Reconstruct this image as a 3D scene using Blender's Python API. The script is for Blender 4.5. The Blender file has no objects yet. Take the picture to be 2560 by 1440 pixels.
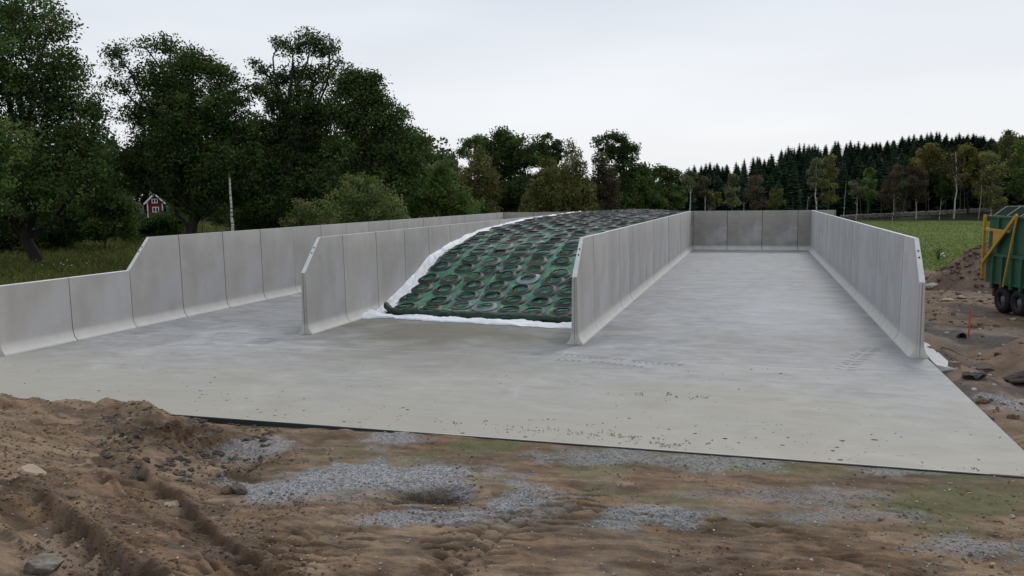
import bpy, math, random
import numpy as np
from mathutils import Vector, Matrix, noise as mnoise

random.seed(7)
rng = np.random.default_rng(11)
SC = bpy.context.scene

# ------------------------------------------------------------------ camera
FPX = 2063.0                      # focal length in pixels of the 2560 px wide photograph
CF = Vector((-0.28155379, 0.95340172, -0.10840948))
CR = Vector((0.95936411, 0.28189457, -0.01248819))
CU = Vector((-0.01865378, 0.10752026, 0.99402788))
CAM = Vector((19.52, -22.16, 4.07))
cd = bpy.data.cameras.new('camera')
cd.sensor_width = 36.0
cd.lens = FPX / 2560 * 36
cd.clip_start = 0.1
cd.clip_end = 4000
cam = bpy.data.objects.new('camera', cd)
SC.collection.objects.link(cam)
cam.matrix_world = Matrix(((CR.x, CU.x, -CF.x, CAM.x), (CR.y, CU.y, -CF.y, CAM.y), (CR.z, CU.z, -CF.z, CAM.z), (0, 0, 0, 1)))
SC.camera = cam

# ------------------------------------------------------------------ sky, sun, exposure
SUN_EL, SUN_AZ = math.radians(40), math.radians(12)      # azimuth from +Y towards +X
world = bpy.data.worlds.new('World')
SC.world = world
world.use_nodes = True
wn, wl = world.node_tree.nodes, world.node_tree.links
wn.clear()
wo = wn.new('ShaderNodeOutputWorld')
bg = wn.new('ShaderNodeBackground'); bg.inputs['Strength'].default_value = 0.1
sky = wn.new('ShaderNodeTexSky'); sky.sky_type = 'NISHITA'; sky.sun_disc = False
sky.sun_elevation = SUN_EL; sky.sun_rotation = SUN_AZ
tc = wn.new('ShaderNodeTexCoord')
sep = wn.new('ShaderNodeSeparateXYZ'); wl.new(tc.outputs['Generated'], sep.inputs[0])
grad = wn.new('ShaderNodeValToRGB')                        # closed cloud layer, paler towards the horizon
wl.new(sep.outputs['Z'], grad.inputs[0])
ge = grad.color_ramp.elements
ge[0].position = 0.0; ge[0].color = (8.9, 9.0, 9.3, 1)
ge[1].position = 1.0; ge[1].color = (8.4, 8.9, 9.6, 1)
e = ge.new(0.10); e.color = (8.5, 8.7, 9.1, 1)
e = ge.new(0.32); e.color = (7.5, 8.05, 8.8, 1)
mp = wn.new('ShaderNodeMapping'); mp.inputs['Scale'].default_value = (1.0, 1.0, 5.5)
wl.new(tc.outputs['Generated'], mp.inputs[0])
cn = wn.new('ShaderNodeTexNoise'); cn.inputs['Scale'].default_value = 1.7; cn.inputs['Detail'].default_value = 4
cn.inputs['Roughness'].default_value = 0.45
wl.new(mp.outputs[0], cn.inputs['Vector'])
cr = wn.new('ShaderNodeValToRGB'); wl.new(cn.outputs['Fac'], cr.inputs[0])
cr.color_ramp.elements[0].position = 0.3; cr.color_ramp.elements[0].color = (0.885, 0.90, 0.92, 1)
cr.color_ramp.elements[1].position = 0.72; cr.color_ramp.elements[1].color = (1.08, 1.075, 1.065, 1)
mul = wn.new('ShaderNodeMixRGB'); mul.blend_type = 'MULTIPLY'; mul.inputs[0].default_value = 1
wl.new(grad.outputs[0], mul.inputs[1]); wl.new(cr.outputs[0], mul.inputs[2])
mix = wn.new('ShaderNodeMixRGB'); mix.inputs[0].default_value = 0.94
wl.new(sky.outputs[0], mix.inputs[1]); wl.new(mul.outputs[0], mix.inputs[2])
wl.new(mix.outputs[0], bg.inputs['Color']); wl.new(bg.outputs[0], wo.inputs[0])

sd = bpy.data.lights.new('sun', 'SUN'); sd.energy = 1.3; sd.angle = math.radians(14); sd.color = (1, 0.97, 0.93)
sun = bpy.data.objects.new('sun', sd); SC.collection.objects.link(sun)
sdir = Vector((math.sin(SUN_AZ) * math.cos(SUN_EL), math.cos(SUN_AZ) * math.cos(SUN_EL), math.sin(SUN_EL)))
sun.rotation_euler = (-sdir).to_track_quat('-Z', 'Y').to_euler()

SC.view_settings.view_transform = 'Standard'
SC.view_settings.look = 'None'
SC.view_settings.exposure = 0.0
SC.view_settings.gamma = 1.0
SC.view_settings.use_curve_mapping = False

# ------------------------------------------------------------------ helpers
def ray(px, py):
    px, py = float(px), float(py)
    return CF + (px - 1280) / FPX * CR - (py - 720) / FPX * CU

def G(px, py, z=0.0):
    d = ray(px, py); t = (float(z) - CAM.z) / d.z
    return CAM + d * t

def P(px, py, depth):
    return CAM + ray(px, py) * float(depth)

def smooth(a, b, x):
    t = np.clip((x - a) / (b - a), 0, 1)
    return t * t * (3 - 2 * t)

def hash2(ix, iy, seed):
    h = (ix.astype(np.int64) * 374761393 + iy.astype(np.int64) * 668265263 + seed * 974634777) & 0x7fffffff
    h = ((h ^ (h >> 13)) * 1274126177) & 0x7fffffff
    return ((h ^ (h >> 16)) & 0xffff) / 65535.0

def vnoise(x, y, seed=0):
    ix, iy = np.floor(x), np.floor(y)
    fx, fy = x - ix, y - iy
    fx = fx * fx * (3 - 2 * fx); fy = fy * fy * (3 - 2 * fy)
    a = hash2(ix, iy, seed); b = hash2(ix + 1, iy, seed); c = hash2(ix, iy + 1, seed); d = hash2(ix + 1, iy + 1, seed)
    return (a + (b - a) * fx) * (1 - fy) + (c + (d - c) * fx) * fy

def fbm(x, y, octaves=4, seed=0, gain=0.5):
    s = 0; amp = 1; tot = 0
    x = np.asarray(x, float); y = np.asarray(y, float)
    for o in range(octaves):
        s = s + amp * vnoise(x * 0.8 + y * 0.6, y * 0.8 - x * 0.6, seed + o * 17)
        tot += amp; amp *= gain; x, y = x * 2.03 + 13.7, y * 2.03 - 7.1
    return s / tot

def link(o, parent=None):
    SC.collection.objects.link(o)
    if parent is not None: o.parent = parent
    return o

def tag(o, label=None, cat=None, group=None, kind=None):
    if label: o['label'] = label
    if cat: o['category'] = cat
    if group: o['group'] = group
    if kind: o['kind'] = kind
    return o

def empty(name, loc, label, cat, group=None, rz=0.0):
    o = bpy.data.objects.new(name, None); o.location = loc; o.rotation_euler = (0, 0, rz)
    o.empty_display_size = 0.2
    link(o); return tag(o, label, cat, group)

def mesh_np(name, verts, faces, mat=None, smooth_=False, cols=None):
    """faces: (n,k) int array; cols: per-vertex rgb(a) albedo data"""
    verts = np.asarray(verts, np.float32); faces = np.asarray(faces, np.int32)
    me = bpy.data.meshes.new(name)
    n, k = faces.shape
    me.vertices.add(len(verts)); me.vertices.foreach_set('co', verts.ravel())
    me.loops.add(n * k); me.loops.foreach_set('vertex_index', faces.ravel())
    me.polygons.add(n); me.polygons.foreach_set('loop_start', np.arange(0, n * k, k, dtype=np.int32))
    me.polygons.foreach_set('loop_total', np.full(n, k, np.int32))
    me.polygons.foreach_set('use_smooth', np.full(n, smooth_))
    if cols is not None:
        c = np.ones((len(verts), 4), np.float32); c[:, :cols.shape[1]] = cols
        at = me.color_attributes.new('tone', 'FLOAT_COLOR', 'POINT'); at.data.foreach_set('color', c.ravel())
    me.update(); me.validate()
    if mat is not None: me.materials.append(mat)
    return me

def obj(name, me, parent=None, loc=None, rot=None):
    o = bpy.data.objects.new(name, me)
    if loc is not None: o.location = loc
    if rot is not None: o.rotation_euler = rot
    return link(o, parent)

class MB:
    """collects shapes into one mesh"""
    def __init__(s): s.v = []; s.f = []; s.m = []
    def add(s, vs, fs, m=0):
        b = len(s.v); s.v += [tuple(v) for v in vs]; s.f += [tuple(i + b for i in f) for f in fs]; s.m += [m] * len(fs)
    def box(s, x0, x1, y0, y1, z0, z1, m=0):
        s.add([(x0, y0, z0), (x1, y0, z0), (x1, y1, z0), (x0, y1, z0), (x0, y0, z1), (x1, y0, z1), (x1, y1, z1), (x0, y1, z1)],
              [(0, 3, 2, 1), (4, 5, 6, 7), (0, 1, 5, 4), (1, 2, 6, 5), (2, 3, 7, 6), (3, 0, 4, 7)], m)
    def bar(s, a, b, w, h, m=0, up=(0, 0, 1)):
        a, b = Vector(a), Vector(b); d = (b - a).normalized(); u = Vector(up)
        sd_ = d.cross(u)
        if sd_.length < 1e-3: sd_ = d.cross(Vector((1, 0, 0)))
        sd_.normalize(); u = sd_.cross(d)
        vs = []
        for p in (a, b):
            for q, r in ((-1, -1), (1, -1), (1, 1), (-1, 1)): vs.append(p + sd_ * q * w / 2 + u * r * h / 2)
        s.add(vs, [(0, 3, 2, 1), (4, 5, 6, 7), (0, 1, 5, 4), (1, 2, 6, 5), (2, 3, 7, 6), (3, 0, 4, 7)], m)
    def tube(s, pts, rads, n=6, m=0, cap=True):
        pts = [Vector(p) for p in pts]; vs = []; fs = []
        for i, p in enumerate(pts):
            d = (pts[min(i + 1, len(pts) - 1)] - pts[max(i - 1, 0)]).normalized()
            u = Vector((0, 0, 1)) if abs(d.z) < .9 else Vector((1, 0, 0))
            a = d.cross(u).normalized(); b = a.cross(d)
            for j in range(n):
                t = 2 * math.pi * j / n; vs.append(p + (a * math.cos(t) + b * math.sin(t)) * rads[i])
        for i in range(len(pts) - 1):
            for j in range(n): fs.append((i * n + j, i * n + (j + 1) % n, (i + 1) * n + (j + 1) % n, (i + 1) * n + j))
        if cap: fs.append(tuple(range(n))); fs.append(tuple((len(pts) - 1) * n + j for j in reversed(range(n))))
        s.add(vs, fs, m)
    def lathe(s, prof, n=24, axis='Z', c=(0, 0, 0), m=0, closed=True):
        vs = []; fs = []; k = len(prof)
        for j in range(n):
            t = 2 * math.pi * j / n
            for r, h in prof:
                x, y = r * math.cos(t), r * math.sin(t)
                p = (x, y, h) if axis == 'Z' else ((x, h, y) if axis == 'Y' else (h, x, y))
                vs.append((p[0] + c[0], p[1] + c[1], p[2] + c[2]))
        for j in range(n):
            for i in range(k if closed else k - 1):
                i2 = (i + 1) % k; j2 = (j + 1) % n
                fs.append((j * k + i, j2 * k + i, j2 * k + i2, j * k + i2))
        s.add(vs, fs, m)
    def mesh(s, name, mats, smooth_=False):
        me = bpy.data.meshes.new(name); me.from_pydata(s.v, [], s.f); me.update()
        for mm in (mats if isinstance(mats, (list, tuple)) else [mats]): me.materials.append(mm)
        for p, i in zip(me.polygons, s.m): p.material_index = i; p.use_smooth = smooth_
        return me
    def build(s, name, mats, parent=None, smooth_=False, loc=None, rot=None):
        return obj(name, s.mesh(name, mats, smooth_), parent, loc, rot)

# icosphere for stones and clods
def ico(sub=1):
    t = (1 + 5 ** .5) / 2
    v = [(-1, t, 0), (1, t, 0), (-1, -t, 0), (1, -t, 0), (0, -1, t), (0, 1, t), (0, -1, -t), (0, 1, -t), (t, 0, -1), (t, 0, 1), (-t, 0, -1), (-t, 0, 1)]
    f = [(0, 11, 5), (0, 5, 1), (0, 1, 7), (0, 7, 10), (0, 10, 11), (1, 5, 9), (5, 11, 4), (11, 10, 2), (10, 7, 6), (7, 1, 8), (3, 9, 4), (3, 4, 2), (3, 2, 6), (3, 6, 8), (3, 8, 9), (4, 9, 5), (2, 4, 11), (6, 2, 10), (8, 6, 7), (9, 8, 1)]
    v = [Vector(p).normalized() for p in v]
    for _ in range(sub):
        c = {}; nf = []
        def mid(a, b):
            k = (min(a, b), max(a, b))
            if k not in c: v.append(((v[a] + v[b]) / 2).normalized()); c[k] = len(v) - 1
            return c[k]
        for a, b, d in f:
            x, y, z = mid(a, b), mid(b, d), mid(d, a); nf += [(a, x, z), (b, y, x), (d, z, y), (x, y, z)]
        f = nf
    return np.array([tuple(p) for p in v]), np.array(f)
ICO0, ICO1, ICO2, ICO3 = ico(0), ico(1), ico(2), ico(3)

def scatter_blobs(centers, radii, base=ICO0, flat=0.6, jitter=0.3):
    """many lumps joined into one vertex/face array"""
    bv, bf = base; n = len(centers); k = len(bv)
    r = rng.random((n, k)) * jitter * 2 + (1 - jitter)
    ax = 1 + (rng.random((n, 1, 3)) - .5) * 0.7; ax[:, :, 2] *= flat
    ang = rng.random(n) * 6.283; c, s = np.cos(ang), np.sin(ang)
    v = bv[None] * r[:, :, None] * ax
    x = v[:, :, 0] * c[:, None] - v[:, :, 1] * s[:, None]; y = v[:, :, 0] * s[:, None] + v[:, :, 1] * c[:, None]
    v = np.stack([x, y, v[:, :, 2]], 2) * np.asarray(radii)[:, None, None] + np.asarray(centers)[:, None, :]
    f = bf[None] + (np.arange(n) * k)[:, None, None]
    return v.reshape(-1, 3), f.reshape(-1, 3)

# ------------------------------------------------------------------ materials
def new_mat(name, rough=0.9, spec=0.25):
    m = bpy.data.materials.new(name); m.use_nodes = True
    nt = m.node_tree; b = nt.nodes['Principled BSDF']
    b.inputs['Roughness'].default_value = rough; b.inputs['Specular IOR Level'].default_value = spec
    return m, nt.nodes, nt.links, b

def noise_node(n, l, scale, detail=4, rough=.5, coord='Object', mapping=None, dist=0.0):
    t = n.new('ShaderNodeTexCoord'); s = t.outputs[coord]
    if mapping:
        mpn = n.new('ShaderNodeMapping'); mpn.inputs['Scale'].default_value = mapping; l.new(s, mpn.inputs[0]); s = mpn.outputs[0]
    x = n.new('ShaderNodeTexNoise'); x.inputs['Scale'].default_value = scale; x.inputs['Detail'].default_value = detail
    x.inputs['Roughness'].default_value = rough; x.inputs['Distortion'].default_value = dist
    l.new(s, x.inputs['Vector']); return x.outputs['Fac']

def ramp(n, l, src, stops):
    r = n.new('ShaderNodeValToRGB'); el = r.color_ramp.elements
    for i, (p, c) in enumerate(stops):
        x = el[i] if i < 2 else el.new(p)
        x.position = p; x.color = (*c, 1)
    l.new(src, r.inputs[0]); return r.outputs[0]

def mixc(n, l, fac, a, b, mode='MIX'):
    m = n.new('ShaderNodeMixRGB'); m.blend_type = mode
    for i, v in ((0, fac), (1, a), (2, b)):
        if hasattr(v, 'links'): l.new(v, m.inputs[i])
        elif i == 0: m.inputs[0].default_value = v
        else: m.inputs[i].default_value = (*v, 1)
    return m.outputs[0]

def bump(n, l, b, src, strength=.3, dist=.02, prev=None):
    x = n.new('ShaderNodeBump'); x.inputs['Strength'].default_value = strength; x.inputs['Distance'].default_value = dist
    l.new(src, x.inputs['Height'])
    if prev is not None: l.new(prev, x.inputs['Normal'])
    l.new(x.outputs[0], b.inputs['Normal']); return x.outputs[0]

def plain(name, col, rough=.6, spec=.4, var=.15, nscale=6, bmp=0.0):
    m, n, l, b = new_mat(name, rough, spec)
    f = noise_node(n, l, nscale, 5, .6)
    c = ramp(n, l, f, [(.25, tuple(x * (1 - var) for x in col)), (.75, tuple(min(1, x * (1 + var)) for x in col))])
    l.new(c, b.inputs['Base Color'])
    if bmp: bump(n, l, b, f, bmp, .02)
    return m

def grey(v): return (v, v, v)

def wall_material(name, tint, stain):
    m, n, l, b = new_mat(name, .88, .25)
    info = n.new('ShaderNodeObjectInfo')
    tcn = n.new('ShaderNodeTexCoord'); geo = n.new('ShaderNodeNewGeometry')
    base = ramp(n, l, info.outputs['Random'], [(0, tuple(x * .93 for x in tint)), (1, (tint[0] * 1.08, tint[1] * 1.05, tint[2] * 1.03))])
    big = noise_node(n, l, .9, 4, .55, dist=.4)
    # shift noise for every panel
    for nd in n:
        if nd.type == 'TEX_NOISE':
            nd.noise_dimensions = '4D'
            mm = n.new('ShaderNodeMath'); mm.operation = 'MULTIPLY'; mm.inputs[1].default_value = 40
            l.new(info.outputs['Random'], mm.inputs[0]); l.new(mm.outputs[0], nd.inputs['W'])
    c = mixc(n, l, 1, base, ramp(n, l, big, [(.3, (.91, .90, .885)), (.52, (1, 1, 1)), (.72, (1.08, 1.08, 1.09))]), 'MULTIPLY')
    st = n.new('ShaderNodeTexNoise'); st.noise_dimensions = '4D'; st.inputs['Scale'].default_value = 1.0; st.inputs['Detail'].default_value = 4
    mpn = n.new('ShaderNodeMapping'); mpn.inputs['Scale'].default_value = (1, 1.8, .3); l.new(tcn.outputs['Object'], mpn.inputs[0]); l.new(mpn.outputs[0], st.inputs['Vector'])
    mm = n.new('ShaderNodeMath'); mm.operation = 'MULTIPLY'; mm.inputs[1].default_value = 91
    l.new(info.outputs['Random'], mm.inputs[0]); l.new(mm.outputs[0], st.inputs['W'])
    pz = noise_node(n, l, .55, 3, .5)
    c = mixc(n, l, ramp(n, l, pz, [(.5, grey(0)), (.64, grey(.5))]), c, (.46, .46, .475))
    c = mixc(n, l, 1, c, ramp(n, l, st.outputs['Fac'], [(.33, (.955, .95, .945)), (.5, (1, 1, 1)), (.68, (1.07, 1.07, 1.075))]), 'MULTIPLY')
    sp = noise_node(n, l, 38, 3, .7)
    c = mixc(n, l, .55, c, mixc(n, l, 1, c, ramp(n, l, sp, [(.3, grey(.86)), (.6, grey(1.04))]), 'MULTIPLY'))
    if stain:
        s2 = noise_node(n, l, 2.2, 5, .65, mapping=(1, .6, 1.3))
        c = mixc(n, l, ramp(n, l, s2, [(.45, grey(0)), (.7, grey(stain))]), c, (.2, .165, .13))
    # curved foot: paler concrete, with sky light on its upward slope painted in
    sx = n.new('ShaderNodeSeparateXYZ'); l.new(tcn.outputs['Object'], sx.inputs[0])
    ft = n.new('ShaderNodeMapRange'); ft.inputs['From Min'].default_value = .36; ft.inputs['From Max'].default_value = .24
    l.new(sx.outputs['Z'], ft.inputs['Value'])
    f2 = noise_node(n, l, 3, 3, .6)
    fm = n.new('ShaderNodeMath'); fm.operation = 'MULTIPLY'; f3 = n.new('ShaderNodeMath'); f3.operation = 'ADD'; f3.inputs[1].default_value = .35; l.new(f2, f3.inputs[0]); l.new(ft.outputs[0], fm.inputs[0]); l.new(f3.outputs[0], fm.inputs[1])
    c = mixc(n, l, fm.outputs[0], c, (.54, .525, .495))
    l.new(c, b.inputs['Base Color'])
    bump(n, l, b, sp, .12, .006)
    return m

M = {}
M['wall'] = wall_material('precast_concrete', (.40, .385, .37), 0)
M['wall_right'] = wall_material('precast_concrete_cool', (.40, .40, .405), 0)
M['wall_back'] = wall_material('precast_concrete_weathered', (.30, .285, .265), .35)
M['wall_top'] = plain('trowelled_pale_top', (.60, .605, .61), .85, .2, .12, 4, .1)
M['seal'] = plain('dark_joint', (.05, .048, .045), .9, .2)
M['anchor'] = plain('anchor_hole', (.03, .03, .03), .9, .2)

def slab_material():
    m, n, l, b = new_mat('cast_slab', .8, .3)
    tcn = n.new('ShaderNodeTexCoord'); sx = n.new('ShaderNodeSeparateXYZ'); l.new(tcn.outputs['Object'], sx.inputs[0])
    a1 = noise_node(n, l, .45, 6, .62, dist=1.4)
    c = ramp(n, l, a1, [(.3, (.215, .213, .213)), (.44, (.262, .262, .268)), (.56, (.30, .302, .306)), (.72, (.385, .39, .40))])
    # broom strokes along X
    st = noise_node(n, l, 1.0, 6, .62, mapping=(.45, 3.2, 1), dist=.5)
    c = mixc(n, l, 1, c, ramp(n, l, st, [(.3, grey(.89)), (.5, grey(1)), (.72, grey(1.09))]), 'MULTIPLY')
    mo = noise_node(n, l, 1.5, 5, .62, mapping=(.7, 1.2, 1), dist=1.0)
    c = mixc(n, l, 1, c, ramp(n, l, mo, [(.32, (.80, .795, .785)), (.5, (1.02, 1.02, 1.02)), (.68, (1.17, 1.18, 1.20))]), 'MULTIPLY')
    # beige silt towards the free front
    w = noise_node(n, l, .25, 4, .6)
    fr = n.new('ShaderNodeMapRange'); fr.inputs['From Min'].default_value = -.5; fr.inputs['From Max'].default_value = -8.5
    wv = n.new('ShaderNodeMath'); wv.operation = 'MULTIPLY_ADD'; wv.inputs[1].default_value = 9; l.new(w, wv.inputs[0])
    sh = n.new('ShaderNodeMath'); sh.operation = 'ADD'; sh.inputs[1].default_value = -4.5
    l.new(sx.outputs['Y'], sh.inputs[0]); l.new(sh.outputs[0], wv.inputs[2]); l.new(wv.outputs[0], fr.inputs['Value'])
    c = mixc(n, l, fr.outputs[0], c, mixc(n, l, .8, c, (.345, .318, .258)))
    # brown silage juice in front of the heap
    def blob(cx, cy, rx, ry, amt, col, c, seed):
        mpn = n.new('ShaderNodeMapping'); mpn.vector_type = 'POINT'
        mpn.inputs['Location'].default_value = (-cx / rx, -cy / ry, 0); mpn.inputs['Scale'].default_value = (1 / rx, 1 / ry, 0)
        l.new(tcn.outputs['Object'], mpn.inputs[0])
        ln = n.new('ShaderNodeVectorMath'); ln.operation = 'LENGTH'; l.new(mpn.outputs[0], ln.inputs[0])
        nz = noise_node(n, l, .7 + seed * .2, 5, .6, dist=.6)
        ad = n.new('ShaderNodeMath'); ad.operation = 'MULTIPLY_ADD'; ad.inputs[1].default_value = 1.5; l.new(nz, ad.inputs[0]); l.new(ln.outputs['Value'], ad.inputs[2])
        r = n.new('ShaderNodeMapRange'); r.inputs['From Min'].default_value = 2.0; r.inputs['From Max'].default_value = 1.15
        r.inputs['To Max'].default_value = amt; l.new(ad.outputs[0], r.inputs['Value'])
        return mixc(n, l, r.outputs[0], c, col)
    c = blob(10.5, 1.5, 5.0, 3.6, .85, (.12, .108, .076), c, 0)
    c = blob(11.5, -2.6, 4.0, 2.0, .5, (.205, .192, .155), c, 1)
    c = blob(20.0, 1.2, 3.2, 2.4, .45, (.225, .212, .18), c, 2)
    c = blob(19.2, -5.5, 2.4, 1.6, .35, (.29, .265, .205), c, 3)
    c = blob(3.5, 6.0, 2.5, 7.0, .35, (.205, .207, .212), c, 4)
    c = blob(20.5, 8.0, 2.0, 6.0, .4, (.41, .42, .44), c, 5)
    # small dark specks and scuffs
    vo = n.new('ShaderNodeTexVoronoi'); vo.inputs['Scale'].default_value = 4.5; vo.inputs['Randomness'].default_value = 1
    mpv = n.new('ShaderNodeMapping'); mpv.inputs['Scale'].default_value = (.55, 1.3, 1); l.new(tcn.outputs['Object'], mpv.inputs[0]); l.new(mpv.outputs[0], vo.inputs['Vector'])
    n3 = noise_node(n, l, .9, 3, .6)
    th = n.new('ShaderNodeMapRange'); th.inputs['From Min'].default_value = .5; th.inputs['From Max'].default_value = .75; th.inputs['To Max'].default_value = .22; l.new(n3, th.inputs['Value'])
    lt = n.new('ShaderNodeMath'); lt.operation = 'LESS_THAN'; l.new(vo.outputs['Distance'], lt.inputs[0]); l.new(th.outputs[0], lt.inputs[1])
    ml = n.new('ShaderNodeMath'); ml.operation = 'MULTIPLY'; ml.inputs[1].default_value = .5; l.new(lt.outputs[0], ml.inputs[0])
    c = mixc(n, l, ml.outputs[0], c, (.16, .15, .11))
    g = noise_node(n, l, 60, 4, .7)
    c = mixc(n, l, 1, c, ramp(n, l, g, [(.3, grey(.88)), (.7, grey(1.08))]), 'MULTIPLY')
    l.new(c, b.inputs['Base Color'])
    rr = ramp(n, l, a1, [(.35, grey(.6)), (.65, grey(.9))]); l.new(rr, b.inputs['Roughness'])
    bump(n, l, b, st, .10, .01); return m
M['slab'] = slab_material()
M['form'] = plain('black_foundation_sheet', (.022, .026, .03), .55, .4)

def ground_material():
    m, n, l, b = new_mat('site_soil', .95, .15)
    at = n.new('ShaderNodeAttribute'); at.attribute_name = 'tone'
    a = noise_node(n, l, 7, 8, .7)
    c = mixc(n, l, 1, at.outputs['Color'], ramp(n, l, a, [(.25, grey(.75)), (.5, grey(1.0)), (.75, grey(1.25))]), 'MULTIPLY')
    a2 = noise_node(n, l, 55, 5, .75)
    c = mixc(n, l, 1, c, ramp(n, l, a2, [(.3, grey(.82)), (.7, grey(1.16))]), 'MULTIPLY')
    vo = n.new('ShaderNodeTexVoronoi'); vo.inputs['Scale'].default_value = 34
    tcn = n.new('ShaderNodeTexCoord'); l.new(tcn.outputs['Object'], vo.inputs['Vector'])
    sp = n.new('ShaderNodeSeparateColor'); l.new(vo.outputs['Color'], sp.inputs[0])
    gr = n.new('ShaderNodeMath'); gr.operation = 'MULTIPLY'; l.new(sp.outputs[0], gr.inputs[0]); l.new(at.outputs['Alpha'], gr.inputs[1])
    c = mixc(n, l, gr.outputs[0], c, (.36, .37, .39))
    l.new(c, b.inputs['Base Color'])
    p = bump(n, l, b, a2, .7, .03)
    bump(n, l, b, vo.outputs['Distance'], .5, .012, p)
    return m
M['ground'] = ground_material()

def grass_ground(name, c1, c2, c3):
    m, n, l, b = new_mat(name, .95, .1)
    a = noise_node(n, l, .12, 6, .65)
    c = ramp(n, l, a, [(.3, c1), (.5, c2), (.7, c3)])
    a2 = noise_node(n, l, 3.5, 6, .75)
    c = mixc(n, l, 1, c, ramp(n, l, a2, [(.3, grey(.72)), (.5, grey(1)), (.75, grey(1.25))]), 'MULTIPLY')
    l.new(c, b.inputs['Base Color']); bump(n, l, b, a2, .8, .15); return m
M['field'] = grass_ground('pasture_sod', (.078, .105, .024), (.095, .125, .028), (.115, .138, .036))
M['meadow'] = grass_ground('rough_meadow_sod', (.035, .045, .014), (.06, .075, .02), (.09, .095, .03))
M['floor'] = grass_ground('forest_litter', (.014, .016, .008), (.02, .024, .01), (.03, .03, .015))

def leaf_material(name, col, rand=.25):
    m, n, l, b = new_mat(name, .65, .25)
    at = n.new('ShaderNodeAttribute'); at.attribute_name = 'tone'
    info = n.new('ShaderNodeObjectInfo')
    c = mixc(n, l, 1, at.outputs['Color'], col, 'MULTIPLY')
    hv = n.new('ShaderNodeHueSaturation'); l.new(c, hv.inputs['Color'])
    mr = n.new('ShaderNodeMapRange'); mr.inputs['To Min'].default_value = 1 - rand; mr.inputs['To Max'].default_value = 1 + rand
    l.new(info.outputs['Random'], mr.inputs['Value']); l.new(mr.outputs[0], hv.inputs['Value'])
    l.new(hv.outputs[0], b.inputs['Base Color'])
    b.inputs['Specular IOR Level'].default_value = .04; b.inputs['Roughness'].default_value = .9
    if 'needle' not in name:
        tr = n.new('ShaderNodeBsdfTranslucent'); l.new(hv.outputs[0], tr.inputs['Color'])
        ms = n.new('ShaderNodeMixShader'); ms.inputs[0].default_value = .32
        l.new(b.outputs[0], ms.inputs[1]); l.new(tr.outputs[0], ms.inputs[2]); l.new(ms.outputs[0], n['Material Output'].inputs['Surface'])
    return m
M['leaf_oak'] = leaf_material('oak_leaves', (.068, .104, .034), .2)
M['leaf_fresh'] = leaf_material('fresh_leaves', (.10, .15, .042), .1)
M['leaf_olive'] = leaf_material('olive_leaves', (.125, .16, .055), .1)
M['leaf_birch'] = leaf_material('birch_leaves', (.135, .140, .050), .12)
M['leaf_grey'] = leaf_material('greyish_birch_leaves', (.12, .14, .07), .12)
M['leaf_brown'] = leaf_material('brownish_birch_leaves', (.095, .082, .05), .12)
M['leaf_yellow'] = leaf_material('yellowing_leaves', (.16, .155, .045), .12)
M['needle'] = leaf_material('spruce_needles', (.022, .042, .023), .28)
M['bark'] = plain('dark_bark', (.03, .026, .022), .95, .1, .3, 9, .5)
M['bark_grey'] = plain('grey_bark', (.10, .095, .085), .95, .1, .3, 9, .5)
def birch_bark():
    m, n, l, b = new_mat('white_birch_bark', .85, .15)
    a = noise_node(n, l, 3.0, 5, .7, mapping=(1, 1, 2.5))
    c = ramp(n, l, a, [(.40, (.05, .045, .04)), (.5, (.42, .40, .37)), (.7, (.6, .58, .54))])
    l.new(c, b.inputs['Base Color']); return m
M['birch'] = birch_bark()

# ------------------------------------------------------------------ terrain
H_W, XB, XC, XD, YB, HL = 2.917, 6.36, 14.77, 23.48, 41.79, 1.886
SX0, SX1, SY0, SY1 = -0.35, 23.66, -9.05, 42.1           # slab footprint

def path_field(X, Y, pts, seed=0):
    """distance across and distance along a polyline"""
    best = np.full(X.shape, 1e9); al = np.zeros(X.shape); sg = np.zeros(X.shape); L = 0
    for (x0, y0), (x1, y1) in zip(pts[:-1], pts[1:]):
        dx, dy = x1 - x0, y1 - y0; ln = math.hypot(dx, dy); dx /= ln; dy /= ln
        s = np.clip((X - x0) * dx + (Y - y0) * dy, 0, ln)
        qx, qy = X - x0 - s * dx, Y - y0 - s * dy; d = np.hypot(qx, qy)
        side = (X - x0) * dy - (Y - y0) * dx
        k = d < best
        best = np.where(k, d, best); al = np.where(k, L + s, al); sg = np.where(k, np.sign(side) * d, sg); L += ln
    return best, al, sg

def gp(pts, z=-0.05): return [(G(a, b, z).x, G(a, b, z).y) for a, b in pts]

TRACKS = [  # spine polyline, lug reach left, lug reach right, groove pitch, depth
    (gp([(480, 1470), (600, 1408), (760, 1340), (860, 1292), (935, 1264), (1010, 1245)]), .30, 1.05, .18, .105),
    (gp([(1010, 1470), (1160, 1390), (1250, 1325), (1340, 1290), (1420, 1268)]), .85, .60, .20, .105),
    (gp([(640, 1290), (760, 1262), (880, 1245), (1000, 1240), (1090, 1236)]), .16, .16, .16, .05),
    (gp([(2560, 1345), (2200, 1262), (1900, 1235), (1700, 1195), (1500, 1165), (1250, 1150), (1050, 1158)]), .16, .30, .19, .045),
    (gp([(2300, 1450), (2050, 1370), (1850, 1320), (1600, 1296), (1450, 1290)]), .3, .35, .19, .05),
    (gp([(1700, 1470), (1850, 1420), (2050, 1410), (2350, 1460)]), .35, .35, .2, .05),
]
DEEP = [
    (gp([(285, 1150), (400, 1225), (520, 1300), (650, 1380), (760, 1460)], .30), .55, .42, .17, 1),
    (gp([(20, 1230), (150, 1320), (260, 1390), (350, 1460)], .50), .62, .46, .19, -1),
]

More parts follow.
